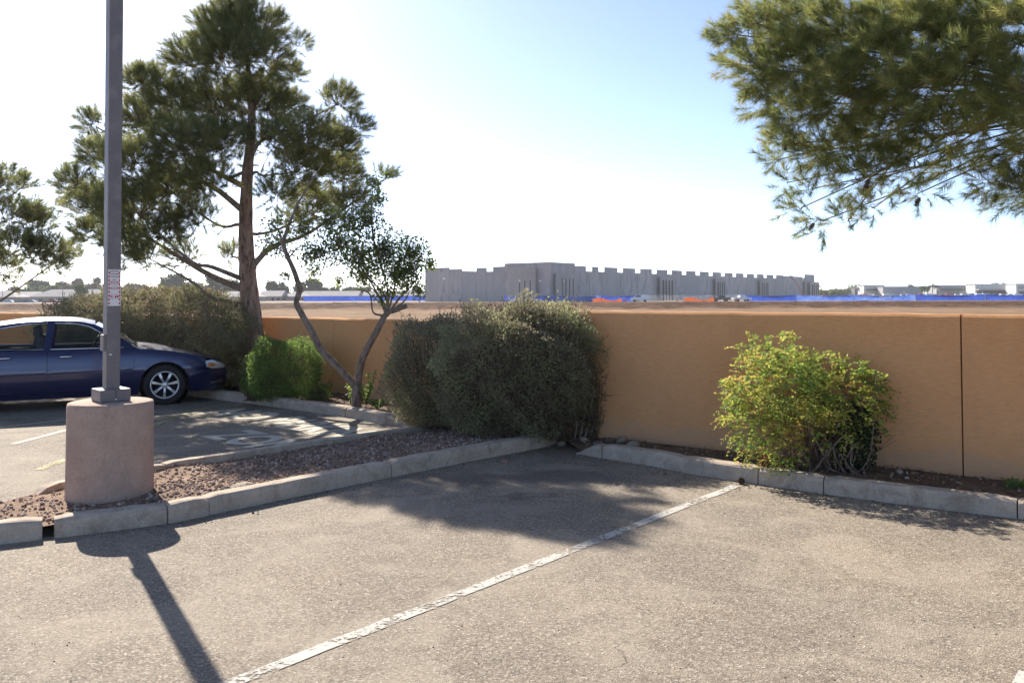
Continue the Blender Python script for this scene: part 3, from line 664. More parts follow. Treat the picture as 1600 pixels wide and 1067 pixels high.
def build_sedan(root):
    WF, WR, WZ, AR = 1.40, -1.42, 0.335, 0.385
    g = 0.004
    def both(fn):
        for side in (-1, 1): fn(side)
    roofz = interp([-1.55, -1.05, -.7, -.3, .1, .35, .62, .98], [1.16, 1.345, 1.395, 1.415, 1.40, 1.345, 1.205, .955])
    def side_of(s):
        panel('front_fender', [(0.93, .275)] + [(0.955, .275)] + [(WF + AR * math.cos(R(t)), WZ + AR * math.sin(R(t))) for t in range(190, -1, -10) if WZ + AR * math.sin(R(t)) > .27] + [(1.80, .53), (2.08, .56), (2.06, .60), (2.04, .70)] + line_top(2.06, 0.93), M_CAR, s, root)
        fd = panel('front_door', [(-.325, .275), (.925, .275), (.925, zsh(.925))] + line_top(.9, -.325), M_CAR, s, root)
        a_r = [(WR + AR * math.cos(R(t)), WZ + AR * math.sin(R(t))) for t in range(0, 61, 10)]
        rd = panel('rear_door', [(-1.03, .275), (-.333, .275), (-.333, zsh(-.333))] + line_top(-.35, -1.17) + [(-1.17, .80), (-1.145, .64)] + [(x + .015, z) for x, z in a_r[::-1] if x > -1.2][1:], M_CAR, s, root)
        panel('rear_quarter', [(-1.178, .80), (-1.178, zsh(-1.178))] + line_top(-1.2, -2.45) + [(-2.47, .62), (-2.2, .5), (WR - AR, .42)] + [(WR + AR * math.cos(R(t)), WZ + AR * math.sin(R(t))) for t in range(170, 49, -10)], M_CAR, s, root)
        panel('rocker_panel', [(-1.02, .185), (1.0, .185), (1.0, .268), (-1.02, .268)], M_CAR, s, root)
        # greenhouse frame with window openings
        bz = lambda x: zsh(x) + 0.006
        outer = [(0.985, bz(.985)), (.62, 1.205), (.35, 1.345), (.1, 1.40), (-.3, 1.415), (-.7, 1.395), (-1.05, 1.345), (-1.45, 1.205), (-1.86, .995)] + [(x, bz(x)) for x in (-1.5, -1.0, -.5, 0, .5)]
        fw = [(.775, .968), (.50, 1.175), (.26, 1.318), (.06, 1.362), (-.235, 1.375), (-.285, .968)]
        rw = [(-.385, .968), (-.335, 1.375), (-.68, 1.355), (-.98, 1.305), (-1.24, 1.185), (-1.37, 1.06), (-1.37, .985)]
        panel('cabin_frame', outer, M_CAR, s, root, holes=(fw, rw), step=0.06, th=0.03)
        for wnm, w_ in (('front_window', fw), ('rear_window', rw)):
            wd = panel(wnm, w_, M_GLASS, s, root, off=-0.012, th=0)
            mbt = MB(); loop = w_ + w_[:1]; pts = []
            for (x0, z0), (x1, z1) in zip(loop, loop[1:]):
                for i in range(6): x, z = x0 + (x1 - x0) * i / 6, z0 + (z1 - z0) * i / 6; pts.append((x, s * (yb(x, z) + 0.004), z))
            top = [p for p in pts if p[2] > 1.0 and not (p[0] < -.2 and p[0] > -.4 and p[2] < 1.36)]
            mbt.tube([p for p in pts if p[2] < .99] if wnm == 'rear_window' else [(x, s * (yb(x, .968) + .006), .968) for x in np.linspace(.775, -.285, 10)], 0.009, 6)
            mbt.tube([(x, s * (yb(x, z) + .004), z) for x, z in [q for q in w_ if q[1] > 1.05]], 0.009, 6)
            mbt.build('chrome_trim', M_CHROME, wd, True)
        for x0, dr in ((-.16, fd), (-1.02, rd)):
            h = MB(); h.tube([(x0, s * (yb(x0, .845) + .008), .845), (x0 + .02, s * (yb(x0, .845) + .034), .847), (x0 + .17, s * (yb(x0 + .17, .845) + .034), .849), (x0 + .19, s * (yb(x0 + .19, .845) + .008), .848)], [.012, .014, .014, .012], 8); h.build('door_handle', M_CHROME, dr, True)
            h = MB().box((x0 + .1, s * (yb(x0 + .1, .845) + .001), .848), (.12, .008, .05)); h.build('handle_recess', M_BLACK, dr, bevel=.003)
        for x0, x1, dr in ((-.30, .90, fd), (-1.1, -.36, rd)):
            tpts = [(x, s * (yb(x, .595) + .008), .595 + .02 * x) for x in np.linspace(x0, x1, 12)]
            h = MB().tube(tpts, 0.011, 6); h.build('side_moulding', M_CAR, dr, True)
        # headlamp wrapping the corner
        hl = panel('headlight', [(2.05, .705), (2.065, .60), (2.20, .565), (2.40, .56), (2.455, .575), (2.42, .61), (2.30, .665), (2.16, .715)], M_LENS, s, root, off=0.006, step=.03)
        panel('indicator', [(2.09, .665), (2.11, .61), (2.19, .60), (2.22, .64), (2.16, .675)], M_AMBER, s, hl, off=0.016, step=.03)
        m_ = MB(); m_.lathe([(0.0, -.085), (.05, -.08), (.075, -.05), (.08, 0), (.072, .03), (0, .034)], 14, Matrix.Translation((.66, s * 1.03, 1.035)) @ Matrix.Diagonal((.75, 1.35, .95, 1)) @ Matrix.Rotation(R(-90), 4, 'Y')); mr = m_.build('side_mirror', M_CAR, root, True)
        m_ = MB().tube([(.66, s * .9, .985), (.66, s * .97, 1.0)], .022, 8); m_.build('mirror_stalk', M_BLACK, mr, True)
        # inner door cards
        panel('door_card', [(-1.2, .3), (.9, .3), (.9, .93), (-1.2, .93)], M_BLACK, s, root, off=-0.06, step=.1, th=0.01)
        for cx in (WF, WR):
            lin = MB().lathe([(AR + .012, 0), (AR + .012, .34), (.0, .345)], 24, Matrix.Translation((cx, s * .87, WZ)) @ Matrix.Rotation(R(90 * s), 4, 'X')); lin.build('wheel_arch_liner', M_BLACK, root)
            T = Matrix.Translation((cx, s * .80, WZ - .003)) @ Matrix.Rotation(R(-90 * s), 4, 'X')
            wh = MB().lathe([(.20, -.105), (.225, -.108), (.30, -.112), (.322, -.10), (.332, -.07), (.334, 0), (.332, .07), (.322, .10), (.30, .112), (.245, .108), (.225, .095), (.20, .0)], 40, T).build('wheel', M_RUBBER, root, True)
            rm = MB().lathe([(.205, -.1), (.205, .085), (.226, .098), (.232, .104), (.226, .109), (.213, .106), (.203, .09), (.2, .0), (.2, -.06), (.0, -.06)], 40, T).build('rim_barrel', simple('dark_barrel', (.05, .05, .052), .5, .6) if 'dark_barrel' not in bpy.data.materials else bpy.data.materials['dark_barrel'], wh, True)
            lip = MB().lathe([(.222, .10), (.230, .107), (.226, .113), (.208, .109), (.200, .095), (.208, .09)], 40, T).build('rim', M_ALLOY, wh, True)
            sp = MB()
            for k in range(7):
                th = 2 * math.pi * k / 7 + .2; d = Vector((math.cos(th), math.sin(th), 0)); e = Vector((-d.y, d.x, 0)); vs = []
                for r_, w_, h_ in ((.03, .019, .094), (.12, .021, .108), (.206, .029, .10)):
                    for o_, dz in ((-w_, -.02), (-w_ * .75, 0), (w_ * .75, 0), (w_, -.02)): vs.append(T @ (d * r_ + e * o_ + Vector((0, 0, h_ + dz))))
                sp.add(vs, [(0, 1, 5, 4), (1, 2, 6, 5), (2, 3, 7, 6), (4, 5, 9, 8), (5, 6, 10, 9), (6, 7, 11, 10)])
            sp.lathe([(.0, .118), (.035, .116), (.05, .104), (.052, .08)], 20, T); sp.build('spokes', M_ALLOY, wh)
    both(side_of)
    def hood(u, v):
        x = .965 + u * (2.40 - .965); ye = yb(x, zsh(x)) - .004; y = (2 * v - 1) * ye; return (x, y, zsh(x) + .004 + (.045 + .02 * (1 - u)) * (1 - abs(2 * v - 1) ** 2.2) - .02 * u ** 6)
    grid_panel('hood', hood, 20, 14, M_CAR, root)
    def deck(u, v):
        x = -2.50 + u * .68; ye = yb(x, zsh(x)) - .004; y = (2 * v - 1) * ye; return (x, y, zsh(x) + .004 + .03 * (1 - abs(2 * v - 1) ** 2.2))
    grid_panel('trunk_lid', deck, 8, 10, M_CAR, root)
    def roof(u, v):
        x = -1.05 + u * 1.40; z0 = roofz(x); ye = yb(x, z0) + .004; y = (2 * v - 1) * ye; return (x, y, z0 + .002 + .055 * (1 - abs(2 * v - 1) ** 2.4))
    grid_panel('roof', roof, 14, 12, M_CAR, root, th=.02)
    def wind(u, v):
        x = .985 + u * (.345 - .985); z0 = roofz(x) if u > 0 else .955; ye = yb(x, max(z0, .956)) - .004; s_ = 2 * v - 1; return (x + .10 * (1 - s_ * s_) * (1 - .3 * u), s_ * ye, z0 + .0 + .045 * u * (1 - abs(s_) ** 2.2))
    grid_panel('windshield', wind, 10, 12, M_GLASS, root, th=0)
    def rearw(u, v):
        x = -1.04 - u * .80; z0 = float(np.interp(x, [-1.86, -1.45, -1.04], [1.0, 1.205, 1.345])); ye = yb(x, z0) - .004; s_ = 2 * v - 1; return (x - .06 * (1 - s_ * s_) * u, s_ * ye, z0 + .05 * (1 - u) * (1 - abs(s_) ** 2.2))
    grid_panel('rear_windshield', rearw, 8, 10, M_GLASS, root, th=0, flip=True)
    xs = [1.79, 1.9, 2.0, 2.1, 2.2, 2.28, 2.34, 2.39, 2.43, 2.46, 2.478, 2.488]
    def bump_(u, v):
        i = u * 2 * (len(xs) - 1); side = -1 if u < .5 else 1; k = i if u < .5 else 2 * (len(xs) - 1) - i; k = max(0, min(len(xs) - 1, k)); x = float(np.interp(k, range(len(xs)), xs))
        zt = float(np.interp(x, [1.79, 2.05, 2.1, 2.3, 2.49], [.525, .555, .558, .556, .555])); z = .20 + v * (zt - .20)
        nose = .018 * math.sin(math.pi * min(1, max(0, (z - .22) / .36))) - .06 * max(0, (.34 - z) / .14)
        return (x + nose * max(0, (x - 2.0) / .4), side * (yb(x, z) + (0.01 if .40 < z < .52 else 0)), z)
    grid_panel('front_bumper', bump_, 44, 10, M_CAR, root)
    def nosef(u, v):
        s_ = 2 * u - 1; x = 2.47 - .10 * abs(s_) ** 2; return (x - .05 * v, s_ * .42, .555 + v * .10)
    grid_panel('grille', nosef, 10, 4, M_CHROME, root)
    xr_ = [-1.82, -2.0, -2.2, -2.35, -2.45, -2.52, -2.555, -2.568]
    def bumpr(u, v):
        i = u * 2 * (len(xr_) - 1); side = 1 if u < .5 else -1; k = i if u < .5 else 2 * (len(xr_) - 1) - i; k = max(0, min(len(xr_) - 1, k)); x = -float(np.interp(k, range(len(xr_)), [-q for q in xr_])); z = .24 + v * .58
        return (x, side * max(0, yb(x, z) - .014), z)
    grid_panel('rear_bumper', bumpr, 30, 8, M_CAR, root)
    for s in (-1, 1):
        fg = panel('fog_lamp_trim', [(2.14, .345), (2.33, .375), (2.46, .385), (2.45, .345), (2.30, .31), (2.16, .318)], M_CHROME, s, root, off=0.018, step=.03, th=.01)
    MB().box((0, 0, .30), (4.3, 1.35, .16)).build('underbody', M_BLACK, root)
    MB().box((0, 0, .42), (2.2, 1.6, .06)).build('cabin_floor', M_BLACK, root)
    MB().box((1.0, 0, .70), (.12, 1.55, .50)).build('firewall', M_BLACK, root); MB().box((1.55, 0, .45), (1.2, .9, .3)).build('engine_bay', M_BLACK, root)
    d = MB(); d.add([(x, y, z) for y in (-.72, .72) for x, z in ((.98, .94), (.72, .985), (.52, .955), (.47, .80), (.55, .6), (.98, .6))], [(0, 1, 7, 6), (1, 2, 8, 7), (2, 3, 9, 8), (3, 4, 10, 9), (4, 5, 11, 10), (0, 5, 4, 3, 2, 1), (6, 7, 8, 9, 10, 11)]); d.build('dashboard', simple('grey_dash', (.16, .15, .15), .7), root)
    for s in (-1, 1):
        st = MB().box((-.05, s * .38, .58), (.52, .52, .20)).build('front_seat', M_SEAT, root, bevel=.06)
        bk = MB().box((-.40, s * .38, .88), (.16, .50, .58), Matrix.Rotation(R(-16), 3, 'Y')).build('seat_back', M_SEAT, st, bevel=.06)
        MB().box((-.50, s * .38, 1.235), (.10, .27, .17), Matrix.Rotation(R(-10), 3, 'Y')).build('headrest', M_SEAT, st, bevel=.04)
    rs = MB().box((-1.0, 0, .60), (.5, 1.35, .2)).build('rear_seat', M_SEAT, root, bevel=.05); MB().box((-1.32, 0, .86), (.18, 1.35, .5), Matrix.Rotation(R(-22), 3, 'Y')).build('seat_back', M_SEAT, rs, bevel=.05)
    T = Matrix.Translation((.33, .37, .955)) @ Matrix.Rotation(R(-64), 4, 'Y'); rr = MB()
    rr.tube([T @ Vector((.185 * math.cos(t), .185 * math.sin(t), 0)) for t in np.linspace(0, 2 * math.pi, 29)], .016, 8, False); rr.lathe([(0, .02), (.06, .015), (.07, -.01), (0, -.02)], 14, T)
    for t in (0.0, math.pi, -math.pi / 2, ): rr.tube([T @ Vector((0, 0, 0)), T @ Vector((.18 * math.cos(t + math.pi / 2), .18 * math.sin(t + math.pi / 2), 0))], .014, 6)
    rr.build('steering_wheel', M_BLACK, root, True)
    MB().tube([(.34, .37, .95), (.6, .37, .82)], .03, 8).build('steering_column', M_BLACK, root)
    MB().lathe([(.0, -.02), (.1, -.02), (.1, .02), (0, .02)], 4, Matrix.Translation((.42, 0, 1.28)) @ Matrix.Diagonal((.3, 1.1, 1.2, 1))).build('inside_mirror', M_BLACK, root)
    MB().tube([(.98, -.5, .965), (1.05, .0, .985)], .008, 5).build('wiper', M_BLACK, root); MB().tube([(.98, .05, .985), (1.0, .55, .96)], .008, 5).build('wiper', M_BLACK, root)
CAR_ANG = R(26)
wc = G(262, 632)                                # contact of the near front tyre
ax = Vector((math.cos(CAR_ANG), math.sin(CAR_ANG), 0)); ay = Vector((-ax.y, ax.x, 0))
carp = wc - ax * 1.45 + ay * 0.86
car = empty('parked_car', (carp.x, carp.y, 0.002), CAR_ANG, label='dark blue sedan parked nose to the kerb by the hedge', cat='car')
build_sedan(car)

# ------------------------------------------------------------------ vegetation tools
def unit(v): return v / np.maximum(1e-9, np.linalg.norm(v, axis=-1, keepdims=True))
def rand_dir(n): return unit(rng.normal(size=(n, 3)))
def frames(d):
    """(n,3) unit -> (n,3,3) matrices whose third column is d, with a random spin"""
    r = rand_dir(len(d)); a_ = unit(np.cross(d, r)); b_ = np.cross(d, a_); return np.stack([a_, b_, d], 2)
def brush(k, L, nl, w, seed, open_=(18, 62), droop=0.0):
    """a pine shoot along +Z clothed in k needles: (3k,3) vertices"""
    g_ = np.random.default_rng(seed)
    t = 1 - (1 - g_.random(k)) * g_.random(k) ** 0.3 * 0.95; th = g_.random(k) * 6.283; el = np.radians(g_.uniform(*open_, k)) * (1.12 - 0.5 * t)
    d = np.stack([np.sin(el) * np.cos(th), np.sin(el) * np.sin(th), np.cos(el)], 1); base = np.zeros((k, 3)); base[:, 2] = t * L
    ln = nl * g_.uniform(.7, 1.1, k); s_ = unit(np.cross(d, g_.normal(size=(k, 3)))) * (w / 2)
    return np.stack([base + s_, base - s_, base + d * ln[:, None]], 1).reshape(-1, 3)
def stamp(temps, P, D, S):
    """place templates (lists of verts) at P with axis D and scale S; returns triangle soup"""
    n = len(P); M = frames(D) * S[:, None, None]; out = []; rn = []
    which = rng.integers(0, len(temps), n)
    for i, T in enumerate(temps):
        ix = np.where(which == i)[0]
        if len(ix) == 0: continue
        V = np.einsum('nij,kj->nki', M[ix], T) + P[ix][:, None, :]
        k = len(T) // 3; base = rng.random(len(ix)); rn.append(np.clip(np.repeat(base, k) * 0.7 + rng.random(len(ix) * k) * 0.3, 0, 1)); out.append(V.reshape(-1, 3))
    V = np.concatenate(out); return V, np.concatenate(rn)
def soup_mesh(name, V, rn): return mesh_np(name, V, np.arange(len(V)).reshape(-1, 3), rn)
M_NEEDLE = leaf_mat('pine_needles', [(0, (0.10, 0.115, 0.045)), (0.4, (0.2, 0.22, 0.08)), (0.75, (0.29, 0.29, 0.11)), (0.95, (0.38, 0.33, 0.15)), (1, (0.34, 0.23, 0.12))], 0.6)
M_NEEDLE2 = leaf_mat('pine_needles_near', [(0, (0.10, 0.13, 0.05)), (0.35, (0.22, 0.25, 0.08)), (0.7, (0.33, 0.34, 0.115)), (0.93, (0.42, 0.38, 0.15)), (1, (0.34, 0.22, 0.12))], 0.55)
M_BARK = mottled('pine_bark', (0.22, 0.135, 0.095), (0.46, 0.31, 0.225), 9, 0.95, 1.0, 22, 0.05, (0.07, 0.042, 0.032), 14, stretch=(1, 1, 0.35))
M_BARK2 = mottled('branch_bark', (0.17, 0.125, 0.095), (0.34, 0.26, 0.2), 12, 0.95, 0.7, 50, 0.02, (0.08, 0.06, 0.045), 18, stretch=(1, 1, 0.5))
M_TWIG = mottled('twig_bark', (0.10, 0.068, 0.045), (0.2, 0.14, 0.095), 20, 0.95, 0.3, 90, 0.005)
def catmull(pts, n=6):
    pts = [Vector(p) for p in pts]; q = [pts[0] * 2 - pts[1]] + pts + [pts[-1] * 2 - pts[-2]]; out = []
    for i in range(1, len(q) - 2):
        for k in range(n):
            t = k / n; a_, b_, c_, d_ = q[i - 1:i + 3]
            out.append(0.5 * ((2 * b_) + (-a_ + c_) * t + (2 * a_ - 5 * b_ + 4 * c_ - d_) * t * t + (-a_ + 3 * b_ - 3 * c_ + d_) * t ** 3))
    return out + [pts[-1]]
def rad_for(pts, r0, r1, pw=1.0): n = len(pts) - 1; return [r0 + (r1 - r0) * (i / n) ** pw for i in range(n + 1)]
def rough_tube(mb_, pts, rad, n=10, amp=0.0):
    b = len(mb_.v); mb_.tube(pts, rad, n)
    if amp:
        for i in range(b, len(mb_.v)): v = Vector(mb_.v[i]); c = Vector(pts[(i - b) // n]); mb_.v[i] = tuple(c + (v - c) * (1 + random.uniform(-amp, amp)))
def sticks(mb_pts, r):
    """many thin three-sided twigs from A to B -> soup of quads"""
    A = np.array([p[0] for p in mb_pts]); B = np.array([p[1] for p in mb_pts]); d = unit(B - A); M = frames(d); V = []
    for k in range(3):
        a_ = 2 * math.pi * k / 3; o = (M[:, :, 0] * math.cos(a_) + M[:, :, 1] * math.sin(a_)); V.append(A + o * r); V.append(B + o * r * 0.5)
    V = np.stack(V, 1); n = len(A); idx = np.arange(n)[:, None] * 6
    F_ = np.concatenate([idx + np.array([[0, 2, 3, 1]]), idx + np.array([[2, 4, 5, 3]]), idx + np.array([[4, 0, 1, 5]])]); return V.reshape(-1, 3), F_
def pine(root, trunk_pts, r0, r1, lobes, temps, per, mat, limb_at, scale=1.0, cones=0, up=0.5, twig_r=0.006, sub=5, limb_r=0.05, stick_frac=0.5, main_gap=1.3, low=0.27):
    """lobes: (centre Vector, radius m, weight). Limbs grow from the trunk to each lobe, sub-branches fan out and carry shoots."""
    tp = catmull(trunk_pts, 6); mb_ = MB(); rough_tube(mb_, tp, rad_for(tp, r0, r1, 0.8), 14, 0.05); mb_.build('trunk', M_BARK, root, True)
    P = []; D = []; tw = []; limbs = MB(); cn = []
    mains = []; order = sorted(lobes, key=lambda q: -q[1])
    for (c, rl, wt) in order:
        ih = c.z - limb_at * (Vector((c.x, c.y)) - Vector((tp[0].x, tp[0].y))).length
        k = min(range(len(tp)), key=lambda i: abs(tp[i].z - max(ih + random.uniform(-.5, .5), tp[0].z + low * (tp[-1].z - tp[0].z)))); s0 = tp[k]
        near = min(mains, key=lambda q: (q[-1] - c).length) if mains else None
        if near and (near[-1] - c).length < main_gap:
            s1 = near[random.choice((4, 6, 7, 8, 9, 10))]; mid = s1.lerp(c, .5) + Vector((random.uniform(-.08, .08), random.uniform(-.08, .08), -.05)); lp0 = catmull([s1, mid, c], 4); limbs.tube(lp0, rad_for(lp0, .010, .005), 5)
        else:
            mid = s0.lerp(c, 0.5) + Vector((random.uniform(-.2, .2), random.uniform(-.2, .2), random.uniform(-.16, .02) * (c - s0).length)); lp0 = catmull([s0, s0.lerp(mid, .5) + Vector((random.uniform(-.15, .15), 0, random.uniform(-.15, .12))), mid, c], 4); mains.append(lp0)
            rl0 = min(limb_r, 0.015 + 0.016 * (c - s0).length); limbs.tube(lp0, rad_for(lp0, rl0, 0.012), 7)
        n = max(6, int(per * wt * rl * rl)); out = unit(np.array([(c - s0)[:]]) + 1e-6)[0]
        dirs = rand_dir(n); dirs = unit(dirs + out * 0.25 + np.array([0, 0, 0.18])); rad = rl * rng.random(n) ** 0.42; pos = np.array(c[:]) + dirs * rad[:, None] * np.array([1, 1, 0.82])
        ddir = unit(dirs * 0.75 + rand_dir(n) * 0.5 + np.array([0, 0, up]) + out * 0.35)
        P.append(pos); D.append(ddir)
        hubs = [np.array(c[:]) + rand_dir(1)[0] * rl * random.uniform(.2, .55) for _ in range(sub)]
        for h in hubs: tw.append((np.array(c[:]), h))
        H = np.array(hubs)
        for i in range(n):
            if random.random() < stick_frac: j = np.argmin(((H - pos[i]) ** 2).sum(1)); tw.append((H[j], pos[i]))
        if cones and random.random() < cones: cn.append(pos[random.randrange(n)])
    limbs.build('limbs', M_BARK2, root, True)
    P = np.concatenate(P); D = np.concatenate(D); S = scale * rng.uniform(.75, 1.2, len(P))
    V, rn = stamp(temps, P, D, S); link('crown', soup_mesh('crown', V, rn), mat, root)
    V, F_ = sticks(tw, twig_r); link('twigs', mesh_np('twigs', V, F_), M_TWIG, root)
    for p in cn:
        mc = MB()
        for j, (r_, h_) in enumerate(((.012, .0), (.026, .012), (.032, .028), (.029, .045), (.020, .06), (.008, .07))):
            n_ = 7
            for q in range(n_): a_ = 6.283 * (q + .5 * (j % 2)) / n_; d_ = Vector((math.cos(a_), math.sin(a_), .5)); e_ = Vector((-d_.y, d_.x, 0)) * .008; b0 = Vector((0, 0, h_)); mc.add([b0 + e_, b0 - e_, b0 + d_ * r_ - e_ * .8, b0 + d_ * r_ + e_ * .8], [(0, 1, 2, 3)])
        mc.lathe([(0, 0), (.014, .01), (.016, .04), (0, .07)], 7); o = mc.build('pine_cone', M_TWIG, root); o.location = p; o.rotation_euler = (random.uniform(2, 4), random.uniform(-.6, .6), 0)
def px_lobes(lst, Y, jit, scale=1.0):
    out = []
    for (u, v, r_) in lst:
        k_ = min(1, max(.3, (v - 60) / 180)); y = Y + random.uniform(-jit, jit) * k_ + .25 * (1 - k_); out.append((at(u, v, y), r_ * scale * y / F_PX, 1.0))
    return out

# the pine behind the forked tree
PT = Vector((-4.80, 15.95, 0.08))
T1 = [brush(60, .22, .125, .0060, 100 + i, (25, 88)) for i in range(6)]
t1 = empty('pine_tree', (0, 0, 0), label='tall pine with reddish trunk behind the lamp post and hedge', cat='tree', group='pine trees')
trk = [PT + Vector((0, 0, -.1)), at(397, 540, 15.95), at(388, 440, 15.95), at(384, 360, 15.95), at(386, 280, 15.95), at(393, 200, 16.1), at(390, 130, 16.2), at(382, 70, 16.25)]
L1 = [(372, 22, 34), (335, 45, 28), (415, 45, 27), (298, 95, 32), (350, 90, 46), (408, 98, 44), (464, 72, 13), (457, 118, 15), (276, 160, 40), (335, 168, 50), (400, 168, 50), (446, 168, 24), (218, 132, 24), (228, 195, 42), (285, 232, 46), (345, 235, 46), (150, 198, 20), (160, 245, 30), (208, 262, 42), (118, 290, 24), (150, 320, 36), (210, 328, 46), (268, 300, 46), (325, 290, 36), (140, 368, 20), (192, 386, 26), (250, 372, 34), (288, 402, 20), (305, 345, 30), (362, 400, 15), (430, 225, 36), (480, 213, 36), (530, 162, 26), (556, 203, 17), (522, 232, 33), (468, 268, 42), (528, 278, 32), (430, 305, 26), (490, 325, 36), (548, 325, 26), (600, 281, 12), (455, 350, 20), (245, 130, 22), (375, 60, 40), (185, 350, 34), (235, 405, 20), (215, 408, 16)]
pine(t1, trk, 0.235, 0.03, px_lobes(L1, 15.95, 1.15, 1.03), T1, 1120, M_NEEDLE, 0.5, 1.0, 0.25, 0.45, 0.006, 4, 0.075)

# the pine at the left edge
t2 = empty('pine_tree', (0, 0, 0), label='pine at the left edge, crown hanging above the far houses', cat='tree', group='pine trees')
PT2 = Vector((-14.6, 20.4, 0.05)); L2 = [(8, 285, 24), (36, 292, 16), (20, 340, 34), (58, 352, 24), (84, 325, 10), (96, 308, 8), (30, 390, 38), (72, 398, 32), (104, 398, 18), (112, 382, 10), (48, 330, 18), (-5, 415, 28), (22, 441, 8), (-40, 300, 45), (-50, 380, 50), (-100, 330, 55), (-110, 400, 45), (-160, 350, 45), (-90, 260, 45), (-60, 230, 35), (90, 420, 14)]
trk = [PT2 + Vector((0, 0, -.1)), PT2 + Vector((.1, 0, 1.5)), PT2 + Vector((.2, 0, 3.2)), PT2 + Vector((.15, .1, 5.2))]
pine(t2, trk, 0.22, 0.05, px_lobes(L2, 20.4, 1.0, 0.95), [brush(50, .24, .13, .0075, 130 + i, (25, 88)) for i in range(5)], 750, M_NEEDLE, 0.4, 1.0, 0, 0.4, 0.007, 3, 0.07)

# the pine on the right, trunk in the planter outside the frame
t3 = empty('pine_tree', (0, 0, 0), label='near pine whose boughs hang into the top right corner', cat='tree', group='pine trees')
PT3 = Vector((6.3, 6.05, 0.08))
L3 = [(1152, 55, 26, 7.3), (1150, 100, 22, 7.2), (1185, 40, 42, 7.1), (1195, 110, 44, 7.0), (1205, 160, 30, 7.0), (1245, 40, 60, 7.2), (1250, 110, 60, 6.9), (1255, 180, 46, 6.8), (1235, 225, 30, 7.0), (1290, 235, 42, 6.8), (1215, 250, 16, 7.2), (1232, 285, 16, 7.2), (1252, 325, 18, 7.1), (1285, 345, 18, 7.0), (1325, 345, 20, 6.9), (1365, 325, 22, 6.8), (1310, 60, 70, 6.7), (1320, 150, 64, 6.5), (1335, 230, 46, 6.6), (1340, 282, 30, 6.7), (1385, 275, 34, 6.6), (1385, 100, 74, 6.4), (1395, 190, 62, 6.4), (1405, 30, 60, 6.8), (1430, 250, 40, 6.5), (1455, 140, 66, 6.2), (1465, 60, 70, 6.5), (1480, 210, 44, 6.3), (1520, 120, 60, 6.1), (1530, 40, 70, 6.2), (1540, 210, 40, 6.4), (1555, 285, 26, 6.5), (1590, 300, 32, 6.5), (1600, 240, 44, 6.3), (1600, 150, 60, 6.0), (1610, 50, 80, 6.0), (1650, 300, 50, 6.3), (1680, 200, 80, 6.0), (1440, 300, 18, 6.7), (1500, 265, 24, 6.6), (1270, 295, 14, 7.1)]
lob = [(at(u, v, y + random.uniform(-.15, .15)), r_ * y / F_PX * 0.92, 1.0) for u, v, r_, y in L3]
# second layer of boughs behind the first, and the unseen rest of the crown, thinner
lob += [(at(u, v, y + 1.2), r_ * (y + 1.2) / F_PX * 0.8, 0.3) for u, v, r_, y in L3 if r_ > 58]
for k in range(34):
    a_ = random.uniform(0, 6.28); hgt = random.uniform(3.0, 8.6); rr = 3.9 * math.sqrt(max(0.05, 1 - ((hgt - 5.2) / 3.9) ** 2)) * random.uniform(.55, 1); c = PT3 + Vector((math.cos(a_) * rr, math.sin(a_) * rr, hgt))
    if c.x / max(c.y, .1) < 0.62 and c.z < 5.2 and c.y > 2: continue
    lob.append((c, random.uniform(.5, .8), 0.16))
trk = [PT3 + Vector((0, 0, -.1)), PT3 + Vector((-.1, .1, 2)), PT3 + Vector((-.15, .1, 4)), PT3 + Vector((-.1, .15, 6)), PT3 + Vector((0, .2, 8.4))]
T3 = [brush(80, .17, .105, .0034, 200 + i, (20, 85)) for i in range(7)]
pine(t3, trk, 0.26, 0.05, lob, T3, 1600, M_NEEDLE2, 0.12, 0.92, 0.45, 0.25, 0.0035, 6, 0.05, 0.3, 2.1, 0.45)
cone = MB()
for j in range(8):
    r_ = .035 * math.sin(math.pi * (j + 1) / 9.5)
    for q in range(8): a_ = 6.283 * (q + .5 * (j % 2)) / 8; d_ = Vector((math.cos(a_) * r_, math.sin(a_) * r_, .008)); e_ = Vector((-math.sin(a_), math.cos(a_), 0)) * .011; b0 = Vector((0, 0, j * .009)); cone.add([b0 + e_ * .4, b0 - e_ * .4, b0 + d_ - e_, b0 + d_ + e_], [(0, 1, 2, 3)])
cone.lathe([(0, 0), (.022, .015), (.024, .045), (.0, .075)], 8)
o = cone.build('pine_cone', M_TWIG, None, label='brown pine cone at the end of the white line by kerb', cat='pine cone'); p = G(1152, 756); o.location = (p.x, p.y + .02, .03); o.rotation_euler = (R(90), 0, 1.1)

# ------------------------------------------------------------------ shrubs
def leaf_soup(P, N, size, asp=0.5, fold=0.25, jitter=0.9):
    """diamond leaves (2 triangles) at P; N preferred direction of the leaf axis"""
    n = len(P); d = unit(N + rand_dir(n) * jitter); M = frames(d); s = size * rng.uniform(.6, 1.25, n)
    a_, b_, t = M[:, :, 0], M[:, :, 1], d; w = (s * asp)[:, None]; s = s[:, None]
    q0 = P; q1 = P + t * s * .5 + a_ * w * .5 + b_ * s * fold * .25; q2 = P + t * s; q3 = P + t * s * .5 - a_ * w * .5 + b_ * s * fold * .25
    V = np.stack([q0, q1, q2, q0, q2, q3], 1).reshape(-1, 3); rn = np.repeat(np.clip(.5 * rng.random(n) + .5 * np.clip((vnoise(P[:, 0] + P[:, 2], P[:, 1] - .6 * P[:, 2] + 7, 3.1) + vnoise(P[:, 0] - P[:, 2] * .8, P[:, 1] + P[:, 2], 7.3)) - .5, 0, 1), 0, 1), 2); return V, rn
def lumps(P, s, amp): return (vnoise(P[:, 0] + P[:, 2] * .7, P[:, 1] + P[:, 2] * .6, s) - .5) * 2 * amp
